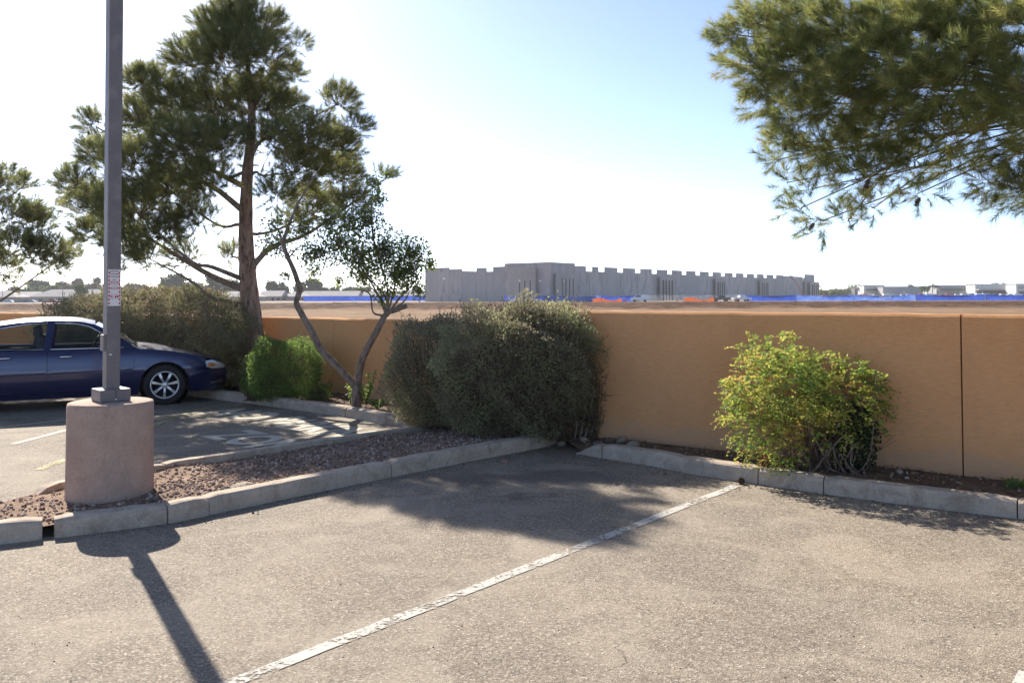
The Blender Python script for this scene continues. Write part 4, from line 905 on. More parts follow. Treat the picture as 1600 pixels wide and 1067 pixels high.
def blob_points(n, c, half, rot, power=2.6, shell=0.22, amp=0.10, flat_bottom=True):
    """points crowded near the surface of a rounded clipped shape"""
    d = rand_dir(n); k = (np.abs(d) ** power).sum(1) ** (-1 / power); surf = d * k[:, None]
    depth = 1 - np.abs(rng.normal(0, shell, n)); depth = np.clip(depth, 0.15, 1.03); Q = surf * depth[:, None] * (1 + lumps(surf * np.array(half), 3.2, amp) + lumps(surf * np.array(half), 9.0, amp * .5))[:, None]
    Q = Q * np.array(half); cs, sn = math.cos(rot), math.sin(rot); X_ = Q[:, 0] * cs - Q[:, 1] * sn; Y_ = Q[:, 0] * sn + Q[:, 1] * cs
    out = np.stack([X_ + c[0], Y_ + c[1], Q[:, 2] + c[2]], 1); nr = unit(d * np.array([1 / half[0], 1 / half[1], 1 / half[2]])); nr = np.stack([nr[:, 0] * cs - nr[:, 1] * sn, nr[:, 0] * sn + nr[:, 1] * cs, nr[:, 2]], 1)
    return out, nr
def shrub(root, blobs, size, asp, mat, stem_pts, jitter=0.9, twn=500, twig_r=.004, rise=0.3, sprigs=5, sprig_len=1.0):
    Ps = []; Ns = []; tw = []
    for (n, c, half, rot, kw) in blobs:
        P, N = blob_points(n, c, half, rot, **kw); ok = P[:, 2] > 0.10; Ps.append(P[ok]); Ns.append(N[ok])
        foot = np.array([c[0], c[1], .08])
        for i in rng.integers(0, ok.sum(), int(twn)):
            e = P[ok][i]; m_ = foot + (e - foot) * rng.uniform(.35, .75) + rand_dir(1)[0] * .06; m_[2] = max(m_[2], .1); tw.append((m_, e))
            if rng.random() < .25: tw.append((foot + np.array([rng.normal(0, half[0] * .25), rng.normal(0, half[1] * .25), 0]), m_))
    for (n, c, half, rot, kw) in blobs:
        kw2 = dict(kw); kw2['shell'] = .01; m_ = int(sprigs * half[0] * max(half[1], half[2]) * 60); P, N = blob_points(m_, c, half, rot, **kw2); d = unit(N + rand_dir(m_) * .6 + np.array([0, 0, .4])); ln = rng.uniform(.03, .15, m_) * sprig_len; ok = P[:, 2] > .15
        for t in np.linspace(0, 1, 7): Ps.append((P + d * (ln * t)[:, None])[ok]); Ns.append(d[ok])
        for p_, d_, l_ in zip(P[ok], d[ok], ln[ok]): tw.append((p_ - d_ * .05, p_ + d_ * l_))
    P = np.concatenate(Ps); N = np.concatenate(Ns); V, rn = leaf_soup(P, N * .6 + np.array([0, 0, rise]), size, asp, jitter=jitter)
    link('foliage', soup_mesh('foliage', V, rn), mat, root); V, F_ = sticks(tw, twig_r); link('twigs', mesh_np('twigs', V, F_), M_TWIG, root)
    st = MB()
    for pts, r0, r1 in stem_pts: q = catmull(pts, 5); st.tube(q, rad_for(q, r0, r1), 6)
    if stem_pts: st.build('stems', M_BARK2, root, True)
M_SAGE = leaf_mat('grey_green_leaves', [(0, (0.16, 0.125, 0.085)), (0.3, (0.27, 0.235, 0.155)), (0.65, (0.33, 0.33, 0.18)), (0.9, (0.38, 0.42, 0.19)), (1, (0.46, 0.45, 0.25))], 0.5)
M_HEDGE = leaf_mat('hedge_leaves', [(0, (0.16, 0.12, 0.085)), (0.3, (0.25, 0.205, 0.135)), (0.7, (0.28, 0.265, 0.145)), (1, (0.33, 0.37, 0.16))], 0.4)
M_BRIGHT = leaf_mat('bright_green_leaves', [(0, (0.09, 0.12, 0.045)), (0.4, (0.17, 0.25, 0.06)), (0.8, (0.27, 0.37, 0.09)), (1, (0.36, 0.42, 0.12))], 0.45)
M_YELLOWG = leaf_mat('yellow_green_leaves', [(0, (0.10, 0.19, 0.05)), (0.25, (0.22, 0.32, 0.07)), (0.5, (0.42, 0.43, 0.09)), (0.75, (0.56, 0.47, 0.12)), (0.9, (0.52, 0.26, 0.13))], 0.55)
M_TREELEAF = leaf_mat('tree_leaves', [(0, (0.08, 0.11, 0.04)), (0.4, (0.17, 0.22, 0.065)), (0.8, (0.27, 0.32, 0.09)), (1, (0.38, 0.4, 0.12))], 0.58)
# hedge behind the car
hc = Vector((-7.1, 17.15, 0)); hr = math.atan2(-0.6, 0.8)
hd_ = empty('hedge', (hc.x, hc.y, 0), label='long clipped olive brown hedge behind the blue sedan', cat='hedge')
shrub(hd_, [(125000, (0, 0, .92), (2.75, .78, 1.0), hr, dict(power=3.2, shell=.12, amp=.13)), (26000, (-2.3, 1.65, .8), (1.1, .8, .95), hr, dict(power=3.0, shell=.15, amp=.08))], .040, .55, M_HEDGE, [([(random.uniform(-1.8, 1.8) * .8, 0, 0), (0, 0, .5), (.2, 0, .9)], .03, .012) for _ in range(4)], twn=900)
# bright bush in front of the pine
bc = Vector((-3.80, 14.45, 0)); b2 = empty('bush', (bc.x, bc.y, 0), label='small rounded bright green bush at the foot of the pine', cat='bush')
shrub(b2, [(24000, (0, 0, .60), (.62, .56, .48), .3, dict(power=3.0, shell=.16, amp=.2)), (3000, (-.5, -.1, .35), (.22, .25, .3), 0, dict(power=2.2, shell=.3, amp=.2)), (1200, (.6, -.12, .16), (.2, .2, .16), 0, dict(power=2.2, shell=.4, amp=.2))], .034, .5, M_BRIGHT, [([(0, 0, 0), (.1 * k - .15, .05, .3), (.25 * k - .4, 0, .6)], .02, .008) for k in range(4)], twn=500)
# the big bush at the corner of the walls
gb = Vector((0.03, 10.62, 0)); b3 = empty('bush', (gb.x, gb.y, 0), label='large domed grey green bush at the wall corner', cat='bush')
shrub(b3, [(64000, (0, 0, .86), (1.06, .80, .84), -.35, dict(power=2.25, shell=.14, amp=.22)), (8000, (.35, .05, 1.35), (.68, .6, .40), -.3, dict(power=2.3, shell=.2, amp=.1)), (4500, (.92, .08, .55), (.25, .4, .55), 0, dict(power=2.2, shell=.4, amp=.2))], .032, .5, M_SAGE, [([(.7 + .06 * k, -.1, 0), (.75 + .07 * k, -.12, .25), (.7 + .13 * k, .0, .6)], .018, .008) for k in range(4)], twn=1800)
b3b = empty('bush', (-1.05, 11.55, 0), label='dark grey bush tucked behind the left side of the large domed bush', cat='bush')
shrub(b3b, [(30000, (0, 0, .78), (.60, .62, .72), -.4, dict(power=2.8, shell=.13, amp=.14))], .032, .5, M_SAGE, [([(0, 0, 0), (.1, 0, .4), (.2, .1, .8)], .02, .01)], twn=700)
# the yellow green bush with bare stems
yc = Vector((2.87, 8.5, 0)); b4 = empty('bush', (yc.x, yc.y, 0), label='yellow green leggy bush with bare pale stems behind the right kerb', cat='bush')
st = []
for k in range(16):
    a_ = random.uniform(-2.9, .2); f0 = (random.uniform(-.05, .35), random.uniform(-.15, .12), .05); tip = (random.uniform(-.75, .7), random.uniform(-.35, .3), random.uniform(.6, 1.1)); st.append(([f0, ((f0[0] + tip[0]) / 2 + random.uniform(-.15, .15), (f0[1] + tip[1]) / 2 - .08, random.uniform(.2, .55)), tip], random.uniform(.008, .016), .004))
for k in range(5): f0 = (random.uniform(.2, .4), -.2, .06); st.append(([f0, (f0[0] + random.uniform(-.1, .15), -.32, .3 + .05 * k), (f0[0] - .1 + random.uniform(-.1, .1), -.3, .22), (f0[0] + .05, -.33, .1)], .008, .005))
def fronds(n, c, half, length, leaflets, leaf, out_bias, power=2.2, shell=.3):
    """compound leaves: a midrib with leaflets in pairs -> leaf positions and directions"""
    P, N = blob_points(n, c, half, 0, power=power, shell=shell, amp=.2); d = unit(N * out_bias + rand_dir(n) * .7 + np.array([0, 0, .15])); s_ = unit(np.cross(d, np.array([[0, 0, 1.0]]) + rand_dir(n) * .3)); Q = []; Dn = []
    for j in range(leaflets):
        t = (j + 1) / leaflets; pos = P + d * length * t + np.array([0, 0, -1.0]) * (length * .35 * t * t)
        for sg in (-1, 1): Q.append(pos); Dn.append(unit(s_ * sg + d * .45 + np.array([0, 0, -.15])))
    Q = np.concatenate(Q); Dn = np.concatenate(Dn); ok = Q[:, 2] > .1; return Q[ok], Dn[ok]
FB = [fronds(n_, c_, h_, .17, 7, .03, .9) for n_, c_, h_ in ((520, (-.25, 0, .93), (.55, .48, .35)), (330, (.36, 0, .80), (.44, .45, .36)), (170, (-.55, -.05, .6), (.3, .35, .36)), (60, (-.4, -.2, .34), (.22, .2, .26)), (60, (-.25, 0, 1.25), (.5, .35, .12)), (90, (.62, .1, .78), (.18, .32, .28)), (26, (.05, -.3, .55), (.4, .15, .2)))]
V, rn = leaf_soup(np.concatenate([f[0] for f in FB]), np.concatenate([f[1] for f in FB]), .042, .5, jitter=.3); link('foliage', soup_mesh('foliage', V, rn), M_YELLOWG, b4)
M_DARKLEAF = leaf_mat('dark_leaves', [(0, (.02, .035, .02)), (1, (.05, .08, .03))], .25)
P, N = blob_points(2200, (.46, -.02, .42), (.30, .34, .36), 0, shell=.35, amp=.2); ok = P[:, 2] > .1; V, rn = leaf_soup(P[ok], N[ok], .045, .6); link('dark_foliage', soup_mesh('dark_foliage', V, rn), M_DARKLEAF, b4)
tw = [(np.array([rng.normal(.15, .2), rng.normal(-.02, .12), .08]), np.array([rng.uniform(-.7, .8), rng.uniform(-.4, .35), rng.uniform(.35, 1.05)])) for _ in range(130)]
V, F_ = sticks(tw, .0045); link('twigs', mesh_np('twigs', V, F_), M_TWIG, b4); sm = MB()
for pts, r0, r1 in st: q = catmull(pts, 6); sm.tube(q, rad_for(q, r0, r1), 6)
sm.build('stems', M_BARK2, b4, True); b4.scale = (.93, 1, 1)

# ------------------------------------------------------------------ the forked tree by the left kerb
FT = G(557, 634, .09); ft = empty('forked_tree', (0, 0, 0), label='small forked tree leaning two ways behind the left kerb', cat='tree')
y0 = FT.y; T = lambda u, v, dy=0.0: at(u, v, y0 + dy)
mbk = MB(); fork = T(557, 600)
q = catmull([FT + Vector((0, 0, -.1)), FT + Vector((0, 0, .12)), fork], 4); rough_tube(mbk, q, rad_for(q, .085, .072), 10, .05)
q = catmull([fork + Vector((0, 0, -.06)), T(532, 578), T(502, 547), T(488, 520), T(470, 488), T(463, 472), T(468, 452), T(460, 425), T(448, 398), T(441, 378)], 4); rough_tube(mbk, q, rad_for(q, .062, .033), 9, .07)
q = catmull([fork + Vector((0, 0, -.06)), T(563, 573), T(572, 548), T(590, 515), T(603, 491), T(618, 484), T(636, 478)], 4); rough_tube(mbk, q, rad_for(q, .06, .04), 9, .07)
mbk.build('trunk', M_BARK2, ft, True)
br = MB(); ends = []
def branch(pts, r0, r1): q = catmull([T(*p) for p in pts], 4); br.tube(q, rad_for(q, r0, r1), 6); ends.append(q[-1])
branch([(441, 380), (452, 350), (470, 310), (505, 255, .2)], .03, .008); branch([(441, 380), (436, 362), (425, 350, -.2)], .022, .008); branch([(452, 402), (470, 385), (500, 392, -.2)], .014, .006); branch([(445, 395), (425, 385), (408, 392, .2)], .013, .006); branch([(463, 470), (470, 455), (478, 445)], .012, .006)
for pts in ([(603, 491), (598, 470), (575, 445, .1), (555, 430, .1)], [(603, 491), (607, 465), (600, 430), (590, 395, .1)], [(605, 490), (612, 468), (618, 440), (625, 400, -.1)], [(608, 488), (625, 465), (648, 440), (660, 415)], [(600, 493), (583, 488), (578, 460), (560, 452, -.2)], [(607, 488), (600, 460), (570, 430), (535, 400, -.2)], [(600, 430), (585, 380), (580, 330), (583, 290)], [(615, 484), (632, 470), (640, 455, .2)], [(603, 491), (590, 460), (565, 420, .3), (520, 370, .3)]): branch(pts, .02, .006)
br.build('branches', M_BARK2, ft, True)
LT = [(600, 390, 44, 420), (645, 395, 30, 250), (620, 430, 36, 280), (560, 400, 38, 280), (530, 380, 34, 230), (500, 395, 28, 160), (575, 345, 28, 180), (590, 310, 16, 80), (585, 285, 14, 70), (605, 270, 8, 25), (640, 425, 28, 170), (672, 412, 11, 55), (545, 350, 34, 190), (440, 385, 22, 70), (420, 380, 22, 75), (447, 430, 9, 22), (480, 400, 22, 90), (490, 425, 16, 55), (530, 440, 9, 26), (515, 345, 32, 140), (570, 430, 26, 150), (600, 460, 20, 50), (655, 455, 14, 40), (430, 350, 22, 60), (475, 360, 26, 90)]
Ps = []; Ns = []; tw = []
for u, v, r_, n_ in LT:
    c = T(u, v, random.uniform(-.35, .35)); r_ = r_ * y0 / F_PX; n_ = int(n_ * 2.9)
    P = np.array(c[:]) + rand_dir(n_) * (r_ * rng.random(n_) ** .45)[:, None]; cl = rng.integers(0, n_, n_); P = P * .55 + P[cl] * .45 if False else P; Ps.append(P); Ns.append(unit(rand_dir(n_) + np.array([0, 0, -.5])))
    e = min(ends, key=lambda q: (q - c).length); tw.append((np.array(e[:]), np.array(c[:])))
    for i in range(n_ // 7): tw.append((np.array(c[:]) + rand_dir(1)[0] * r_ * .3, P[i]))
V, rn = leaf_soup(np.concatenate(Ps), np.concatenate(Ns), .055, .55, jitter=.6); link('crown', soup_mesh('crown', V, rn), M_TREELEAF, ft); V, F_ = sticks(tw, .004); link('twigs', mesh_np('twigs', V, F_), M_TWIG, ft)
# suckers at its foot
for (u, v, hgt, n_, lb) in ((548, 632, .42, 34, 'bright leafy sucker left of the forked tree foot'), (572, 634, .5, 42, 'bright leafy sucker right of the forked tree foot'), (505, 618, .25, 26, 'low weed between the bright bush and forked tree'), (590, 640, .16, 14, 'tiny weed right of the forked tree by the wall'), (478, 613, .22, 22, 'low green weed under the right side of bright bush'), (1592, 764, .07, 8, 'small weed behind the kerb at the right edge')):
    p = G(u, v, .09); sk = empty('weed', (p.x, p.y, .08), label=lb, cat='weed'); Qs = []; Ds = []; m_ = MB()
    for k in range(6):
        tip = Vector((random.uniform(-.16, .16), random.uniform(-.1, .1), hgt * random.uniform(.6, 1.05))); q = catmull([Vector((0, 0, 0)), tip * .5 + Vector((0, 0, .03)), tip], 4); m_.tube(q, .004, 5)
        for w in q[2:]:
            for _ in range(max(2, n_ // 9)): Qs.append(w[:]); Ds.append(rand_dir(1)[0])
    V, rn = leaf_soup(np.array(Qs), np.array(Ds), .06, .6); link('leaves', soup_mesh('leaves', V, rn), M_BRIGHT, sk); m_.build('stems', M_TWIG, sk)
# dry needles and leaves blown against the kerb
P = []
for _ in range(500):
    p, nn = along(right_path, 0, 1); q = p - nn * (0.01 + abs(random.gauss(0, .1)))
    if q.x < 2.2 and random.random() < .6: continue
    P.append((q.x, q.y, .006 + random.random() * .006))
P = np.array(P); D = rand_dir(len(P)); D[:, 2] *= .1; V, rn = leaf_soup(P, unit(D), .045, .12, jitter=.1); link('leaf_litter', soup_mesh('leaf_litter', V, rn), leaf_mat('dry_litter', [(0, (.16, .08, .04)), (.6, (.28, .17, .08)), (1, (.4, .28, .16))], .1), label='dry needles and leaf litter along the right kerb', cat='leaf litter', kind='stuff')
Ps = []
while len(Ps) < 2600:
    x, y = random.uniform(-3.6, 5.5), random.uniform(6, 14.5)
    if inside(planter, x, y): Ps.append((x, y, float(soil_z(np.array([x]), np.array([y]))[0]) + .012))
P = np.array(Ps); D = rand_dir(len(P)); D[:, 2] *= .25; V, rn = leaf_soup(P, unit(D), .04, .3, jitter=.1); link('leaf_litter', soup_mesh('leaf_litter', V, rn), bpy.data.materials['dry_litter'], label='brown leaf litter strewn over the planter soil', cat='leaf litter', kind='stuff')

# ------------------------------------------------------------------ far side of the field: the unfinished hall
M_TILT = mottled('raw_concrete_panel', (0.36, 0.325, 0.315), (0.46, 0.42, 0.405), 0.12, 0.9, 0.25, 1.5, 0.05, (0.24, 0.22, 0.22), 0.6, stretch=(1, 1, 0.4))
M_TILT2 = mottled('paler_concrete_panel', (0.34, 0.30, 0.28), (0.42, 0.375, 0.345), 0.15, 0.9, 0.2, 1.5, 0.05, stretch=(1, 1, 0.4))
M_TILTS = [M_TILT, mottled('concrete_panel_warm', (0.41, 0.36, 0.345), (0.5, 0.45, 0.43), 0.2, 0.9, 0.2, 1.5, 0.05, (0.28, 0.25, 0.24), 0.5, stretch=(1, 1, 0.3)), mottled('concrete_panel_dark', (0.32, 0.295, 0.29), (0.41, 0.38, 0.37), 0.25, 0.9, 0.2, 1.5, 0.05, (0.4, 0.37, 0.35), 0.7, stretch=(1, 1, 0.3))]
M_DARKSLOT = simple('dark_slot', (0.05, 0.045, 0.045), 0.9); M_PALE = simple('pale_panel', (0.75, 0.75, 0.74), 0.7)
BC = Vector((G(858, 500).x / G(858, 500).y * 250, 250, 0)); BR = Vector((138, 178, 0)).normalized(); BL = Vector((-178, 138, 0)).normalized()
hall = empty('concrete_hall', BC, label='long grey unfinished concrete hall with notched parapet across the field', cat='building')
def wtop(p, v, u): d = ray(u, v); return CAM_H + d.z * (p.y / d.y)
def slab(name, d, nrm, t0, t1, prof, th, mat, parent, out=0.0):
    """upright slab along d from t0..t1, its upper edge given by prof [(t,z)...]; front face pushed out along nrm"""
    pts = [(t0, -0.3)] + [(t1, -0.3)] + prof[::-1]; vs = [d * t + nrm * out + Vector((0, 0, z)) for t, z in pts] + [d * t + nrm * (out - th) + Vector((0, 0, z)) for t, z in pts]; n = len(pts)
    fs = [tuple(range(n)), tuple(range(2 * n - 1, n - 1, -1))] + [((i + 1) % n, i, i + n, (i + 1) % n + n) for i in range(n)]
    return link(name, mesh_pd(name, vs, fs), random.choice(M_TILTS) if mat is M_TILT else mat, parent)
nR = Vector((BR.y, -BR.x, 0)); nL = Vector((BL.y * -1, BL.x, 0)); nL = nL if nL.y < 0 else -nL
def tat(d, u): p = on_line_at_u(BC, d, u, 440); return (p - BC).dot(d)
# long right flank: panels cut at the middle of every notch
notch_u = [921, 940.4, 969.7, 997, 1022.9, 1046.9, 1069.4, 1090.7, 1111, 1130, 1148, 1165, 1181, 1196, 1211]
tc_end = tat(BR, 896); ts = [tat(BR, u) for u in notch_u]; hN, hM = 9.25, 10.75
edges = [tc_end] + ts + [tat(BR, 1224)]
for i, (t0, t1) in enumerate(zip(edges, edges[1:])):
    w = 1.9; a0 = t0 + (w if i else 0); a1 = t1 - (w if i < len(edges) - 2 else 0); prof = []
    if i: prof += [(t0 + .06, hN), (a0, hN)]
    prof += [(a0 if i else t0, hM), (a1, hM)]
    if i < len(edges) - 2: prof += [(a1, hN), (t1 - .06, hN)]
    tpn = slab('tilt_panel', BR, nR, t0 + .1, t1 - .1, [(min(max(t_, t0 + .1), t1 - .1), z_) for t_, z_ in prof], .3, M_TILT, hall)
    if i: slab('anchor_patch', BR, nR, t0 + .5, t0 + 1.1, [(t0 + .5, 8.3), (t0 + 1.1, 8.3)], .1, M_PALE, tpn, .03) if False else link('anchor_patch', mesh_pd('anchor_patch', [BR * t_ + nR * .04 + Vector((0, 0, z_)) for t_, z_ in ((t0 + .6, 6.4), (t0 + 1.1, 6.4), (t0 + 1.1, 8.6), (t0 + .6, 8.6))], [(0, 1, 2, 3)]), M_TILT2, tpn)
for u0, u1, h in ((1224, 1242, hM - .3), (1242, 1254, hM - .3), (1254, 1269, hM + .9)): slab('tilt_panel', BR, nR, tat(BR, u0) + .06, tat(BR, u1) - .06, [(tat(BR, u0) + .06, h), (tat(BR, u1) - .06, h)], .3, M_TILT, hall, 0.0 if u0 < 1254 else 1.2)
# raised corner block
hC = 11.45; tL = tat(BL, 790); cuts = np.linspace(0, tc_end, 4)
for t0, t1 in zip(cuts, cuts[1:]): slab('tilt_panel', BR, nR, t0 + .05, t1 - .05, [(t0 + .05, hC), (t1 - .05, hC)], .4, M_TILT, hall, .6)
cuts = np.linspace(0, tL, 5)
for t0, t1 in zip(cuts, cuts[1:]): slab('tilt_panel', BL, nL, t0 + (.05 if t0 > 0 else -.55), t1 - .05, [(t0 + (.05 if t0 > 0 else -.55), hC), (t1 - .05, hC)], .4, M_TILT, hall, .6)
# left flank
le = [tL] + [tat(BL, u) for u in (770, 760, 744, 722, 702, 683, 664)]; hs = [10.6, (9.2), 10.4, 9.2, 10.2, 10.8, 10.8]
for (t0, t1), h in zip(zip(le, le[1:]), hs): slab('tilt_panel', BL, nL, t0 + .05, t1 - .05, [(t0 + .05, h), (t1 - .05, h)], .3, M_TILT, hall)
# the two hidden sides, so that the hall is a closed shell
tE, tW = tat(BR, 1269), tat(BL, 664)
for k in range(5): slab('tilt_panel', BL, nR * 0 + BR, tW * k / 5 + .05, tW * (k + 1) / 5 - .05, [(tW * k / 5 + .05, hM - .5), (tW * (k + 1) / 5 - .05, hM - .5)], .3, M_TILT, hall, tE)
for k in range(12): slab('tilt_panel', BR, BL, tE * k / 12 + .05, tE * (k + 1) / 12 - .05, [(tE * k / 12 + .05, hM - .5), (tE * (k + 1) / 12 - .05, hM - .5)], .3, M_TILT, hall, tW)
link('roof_deck', mesh_pd('roof_deck', [Vector((0, 0, 8.4)) + BR * a_ + BL * b_ for a_, b_ in ((1, 1), (tE - 1, 1), (tE - 1, tW - 1), (1, tW - 1))], [(0, 1, 2, 3)]), M_TILT, hall)
# projecting entrance frames with dark slots
def portal(d, nrm, u0, u1, v_top, uref, slots, out):
    t0, t1 = sorted((tat(d, u0), tat(d, u1))); h = wtop(BC + d * ((t0 + t1) / 2), v_top, uref); pr = slab('entrance_frame', d, nrm, t0, t1, [(t0, h), (t1, h)], .5, M_TILT2, hall, out)
    for s0, s1, hh in slots: slab('slot', d, nrm, t0 + (t1 - t0) * s0, t0 + (t1 - t0) * s1, [(t0 + (t1 - t0) * s0, h * hh), (t0 + (t1 - t0) * s1, h * hh)], .2, M_DARKSLOT, pr, out + .06)
portal(BL, nL, 803, 843, 418.5, 823, [(.17, .20, .62), (.38, .41, .62), (.58, .61, .55)], 2.2)
portal(BR, nR, 861, 893, 427.5, 876, [(.25, .29, .82), (.42, .46, .82), (.60, .64, .82), (.78, .82, .82)], 2.0)
for u0, u1, vt in ((1026, 1047, 433), (1113, 1128.5, 436), (1183, 1196, 438), (1257, 1270.5, 441)): portal(BR, nR, u0, u1, vt, (u0 + u1) / 2, [(.12, .24, .86), (.34, .44, .86), (.58, .68, .86), (.8, .9, .86)], 1.6 if u0 < 1250 else 3.0)
def opening(d, nrm, u, v0, v1, w, out):  # closed pale box; sky showing through a hole is painted as its colour
    t = tat(d, u); p = BC + d * t; z0, z1 = wtop(p, v1, u), wtop(p, v0, u); vs = [d * (t + s * w / 2) + nrm * o_ + Vector((0, 0, z)) for o_ in (out, out - .1) for s, z in ((-1, z0), (1, z0), (1, z1), (-1, z1))]
    link('window', mesh_pd('window', vs, [(0, 1, 2, 3), (7, 6, 5, 4), (0, 4, 5, 1), (1, 5, 6, 2), (2, 6, 7, 3), (3, 7, 4, 0)]), M_PALE, hall)
opening(BL, nL, 694, 434, 437, 1.0, .08); opening(BL, nL, 819, 437, 440, .5, 2.3); opening(BL, nL, 846, 437.5, 440.5, .9, .68); opening(BR, nR, 872, 437.5, 440.5, .4, 2.1)

# boom lifts
M_LIFT = simple('lift_orange', (0.35, 0.12, 0.05), 0.6); M_STEEL = simple('grey_steel', (0.25, 0.25, 0.26), 0.5, 0.3)
def lift(Y, pts, lb):
    b0 = at(*pts[0], Y); o = empty('boom_lift', (b0.x, Y, 0), label=lb, cat='boom lift'); P = [at(u, v, Y) - Vector((b0.x, Y, 0)) for u, v in pts]
    for a_, b_ in zip(P, P[1:]): MB().tube([a_, b_], .22, 6).build('boom', M_LIFT, o)
    MB().box(P[-1] + Vector((0, 0, .1)), (1.8, .9, 1.0)).build('basket', M_STEEL, o); MB().box((0, 0, 1.0), (2.6, 2, 1.0)).build('chassis', M_LIFT, o, bevel=.1)
    for sx in (-1, 1):
        for sy in (-1, 1): MB().lathe([(0, -.2), (.5, -.2), (.5, .2), (0, .2)], 14, Matrix.Translation((sx, sy, .5)) @ Matrix.Rotation(R(90), 4, 'X')).build('wheel', M_BLACK, o)
lift(365, [(1255, 462), (1243, 440), (1235, 433)], 'boom lift reaching up against the right end of the concrete hall')
lift(450, [(1288, 460), (1279, 444), (1273, 444)], 'boom lift with bent arm right of the concrete hall')

# ------------------------------------------------------------------ construction fence
def fabric_mat():
    m, nt, b = new_mat('blue_fence_fabric'); v = coords(nt)
    c = ramp(nt, noise(nt, v, .5, 4, .6), [(.3, (.018, .05, .30)), (.7, (.04, .10, .48))]); nt.links.new(c, b.inputs['Base Color']); b.inputs['Roughness'].default_value = .5
    t = nd(nt, 'ShaderNodeBsdfTranslucent'); nt.links.new(c, t.inputs[0]); mx = nd(nt, 'ShaderNodeMixShader'); mx.inputs[0].default_value = .45; nt.links.new(b.outputs[0], mx.inputs[1]); nt.links.new(t.outputs[0], mx.inputs[2]); nt.links.new(mx.outputs[0], nt.nodes['Material Output'].inputs[0]); return m
M_BLUE = fabric_mat(); M_POST = simple('galvanised_post', (.4, .4, .41), .45, .5); M_MESHO = leaf_mat('orange_mesh', [(0, (.55, .12, .03)), (1, (.75, .2, .06))], .4)
M_BLUE2 = fabric_mat(); M_BLUE2.name = 'sunlit_blue_fabric'  # lighter copy of the blue fabric; sunlit brightness is put into its colour
for n_ in M_BLUE2.node_tree.nodes:
    if n_.type == 'VALTORGB': n_.color_ramp.elements[0].color = (.05, .11, .42, 1); n_.color_ramp.elements[1].color = (.16, .26, .62, 1)
def fence_span(A, B, hgt, billow, lb, mark=None, lean=0.0):
    root = empty('construction_fence', A, label=lb, cat='fence', group='blue screened construction fence'); d = B - A; L_ = d.length; d.normalize(); n = Vector((d.y, -d.x, 0)); n = n if n.y < 0 else -n; k = max(8, int(L_ / .7)); ph = random.uniform(0, 9)
    vs = []; fs = []; rows = 7
    for i in range(k + 1):
        t = i / k; sag = hgt * (1 - lean * math.sin(math.pi * t) * .25)
        for j in range(rows):
            w = j / (rows - 1); o_ = billow * math.sin(math.pi * w) * (.6 + .4 * math.sin(t * L_ * .33 + ph) + .25 * math.sin(t * L_ * 1.1 + 2 * w + ph)) * math.sin(math.pi * min(1, max(0, t)) ) ** .3 + .04 * math.sin(t * L_ * 2.2 + ph)
            vs.append(d * (L_ * t) + n * (o_ + .06) + Vector((0, 0, .08 + w * (sag - .08))))
    for i in range(k):
        for j in range(rows - 1): fs.append((i * rows + j, (i + 1) * rows + j, (i + 1) * rows + j + 1, i * rows + j + 1))
    fb = link('fabric', mesh_pd('fabric', vs, fs, True), M_BLUE2 if ('pale' in lb or 'sagging' in lb or 'mark' in lb) else M_BLUE, root); np_ = max(2, int(L_ / 3.0))
    for i in range(np_ + 1): p = d * (L_ * i / np_); MB().tube([p, p + Vector((0, 0, hgt + .12))], .035, 6).build('post', M_POST, root)
    MB().tube([Vector((0, 0, hgt)), d * L_ + Vector((0, 0, hgt))], .025, 5).build('top_rail', M_POST, root)
    if mark is not None:                       # white lettering too small to read: a row of strokes and a small emblem
        mk = MB(); x = L_ * mark
        for q in range(7):
            w_ = random.uniform(.14, .3); h_ = random.uniform(.3, .55) if q else .7; p = d * x + n * (billow + .35) + Vector((0, 0, .75)); mk.add([p, p + d * w_, p + d * w_ + Vector((0, 0, h_)), p + Vector((0, 0, h_))], [(0, 1, 2, 3)]); x += w_ + .12
        p = d * (x + .5) + n * (billow + .35) + Vector((0, 0, 1.05)); mk.add([p + d * (.38 * math.cos(a_)) + Vector((0, 0, .38 * math.sin(a_))) for a_ in np.linspace(0, 6.283, 9)[:-1]], [tuple(range(8))]); mk.build('printed_mark', M_PALE, fb)
    return root
FY = 243.0
def fp(u, Y=FY): p = at(u, 466, Y); return Vector((p.x, Y, 0.0))
for u0, u1, lb, mk in ((474, 560, 'flat blue screen fence at its left end, past the forked tree', None), (560, 668, 'flat blue screen fence below the far roofs and left hall end', None), (668, 786, 'flat blue screen fence in front of the left hall wall', .3)): fence_span(fp(u0, 300), fp(u1 - .6, 300), 1.85, .05, lb, mk)
for u0, u1, lb, mk in ((787, 860, 'blue fence screen half hidden behind the big bush', None), (861, 938, 'pale sunlit billowing blue screen above the big bush', None), (939, 993, 'dark blue screen ending beside the small white van', None), (1163, 1243.5, 'dark blue screen right of the open chain link stretch', None), (1244, 1332.5, 'sagging blue screen beneath the right end of the hall', None), (1333, 1430, 'blue screen with a small white mark, below the grey warehouse', .4), (1431, 1539, 'long blue screen below the far parked cars', None), (1540, 1660, 'blue screen at the right edge of the field', None)): fence_span(fp(u0), fp(u1), 1.8, .7, lb, mk, lean=.7)
fence_span(fp(330, 300), fp(473.4, 300), 1.2, .02, 'low blue screen hidden behind the pine trunk and hedge') if False else None
cl = empty('chain_link_fence', fp(994), label='open chain link fence between the blue screens', cat='fence'); A, B = Vector((0, 0, 0)), fp(1162) - fp(994); nP = 11
for i in range(nP + 1): p = A.lerp(B, i / nP); MB().tube([p, p + Vector((0, 0, 1.9))], .04, 6).build('post', M_POST, cl)
wr_ = MB(); L_ = B.length; q = 0.0
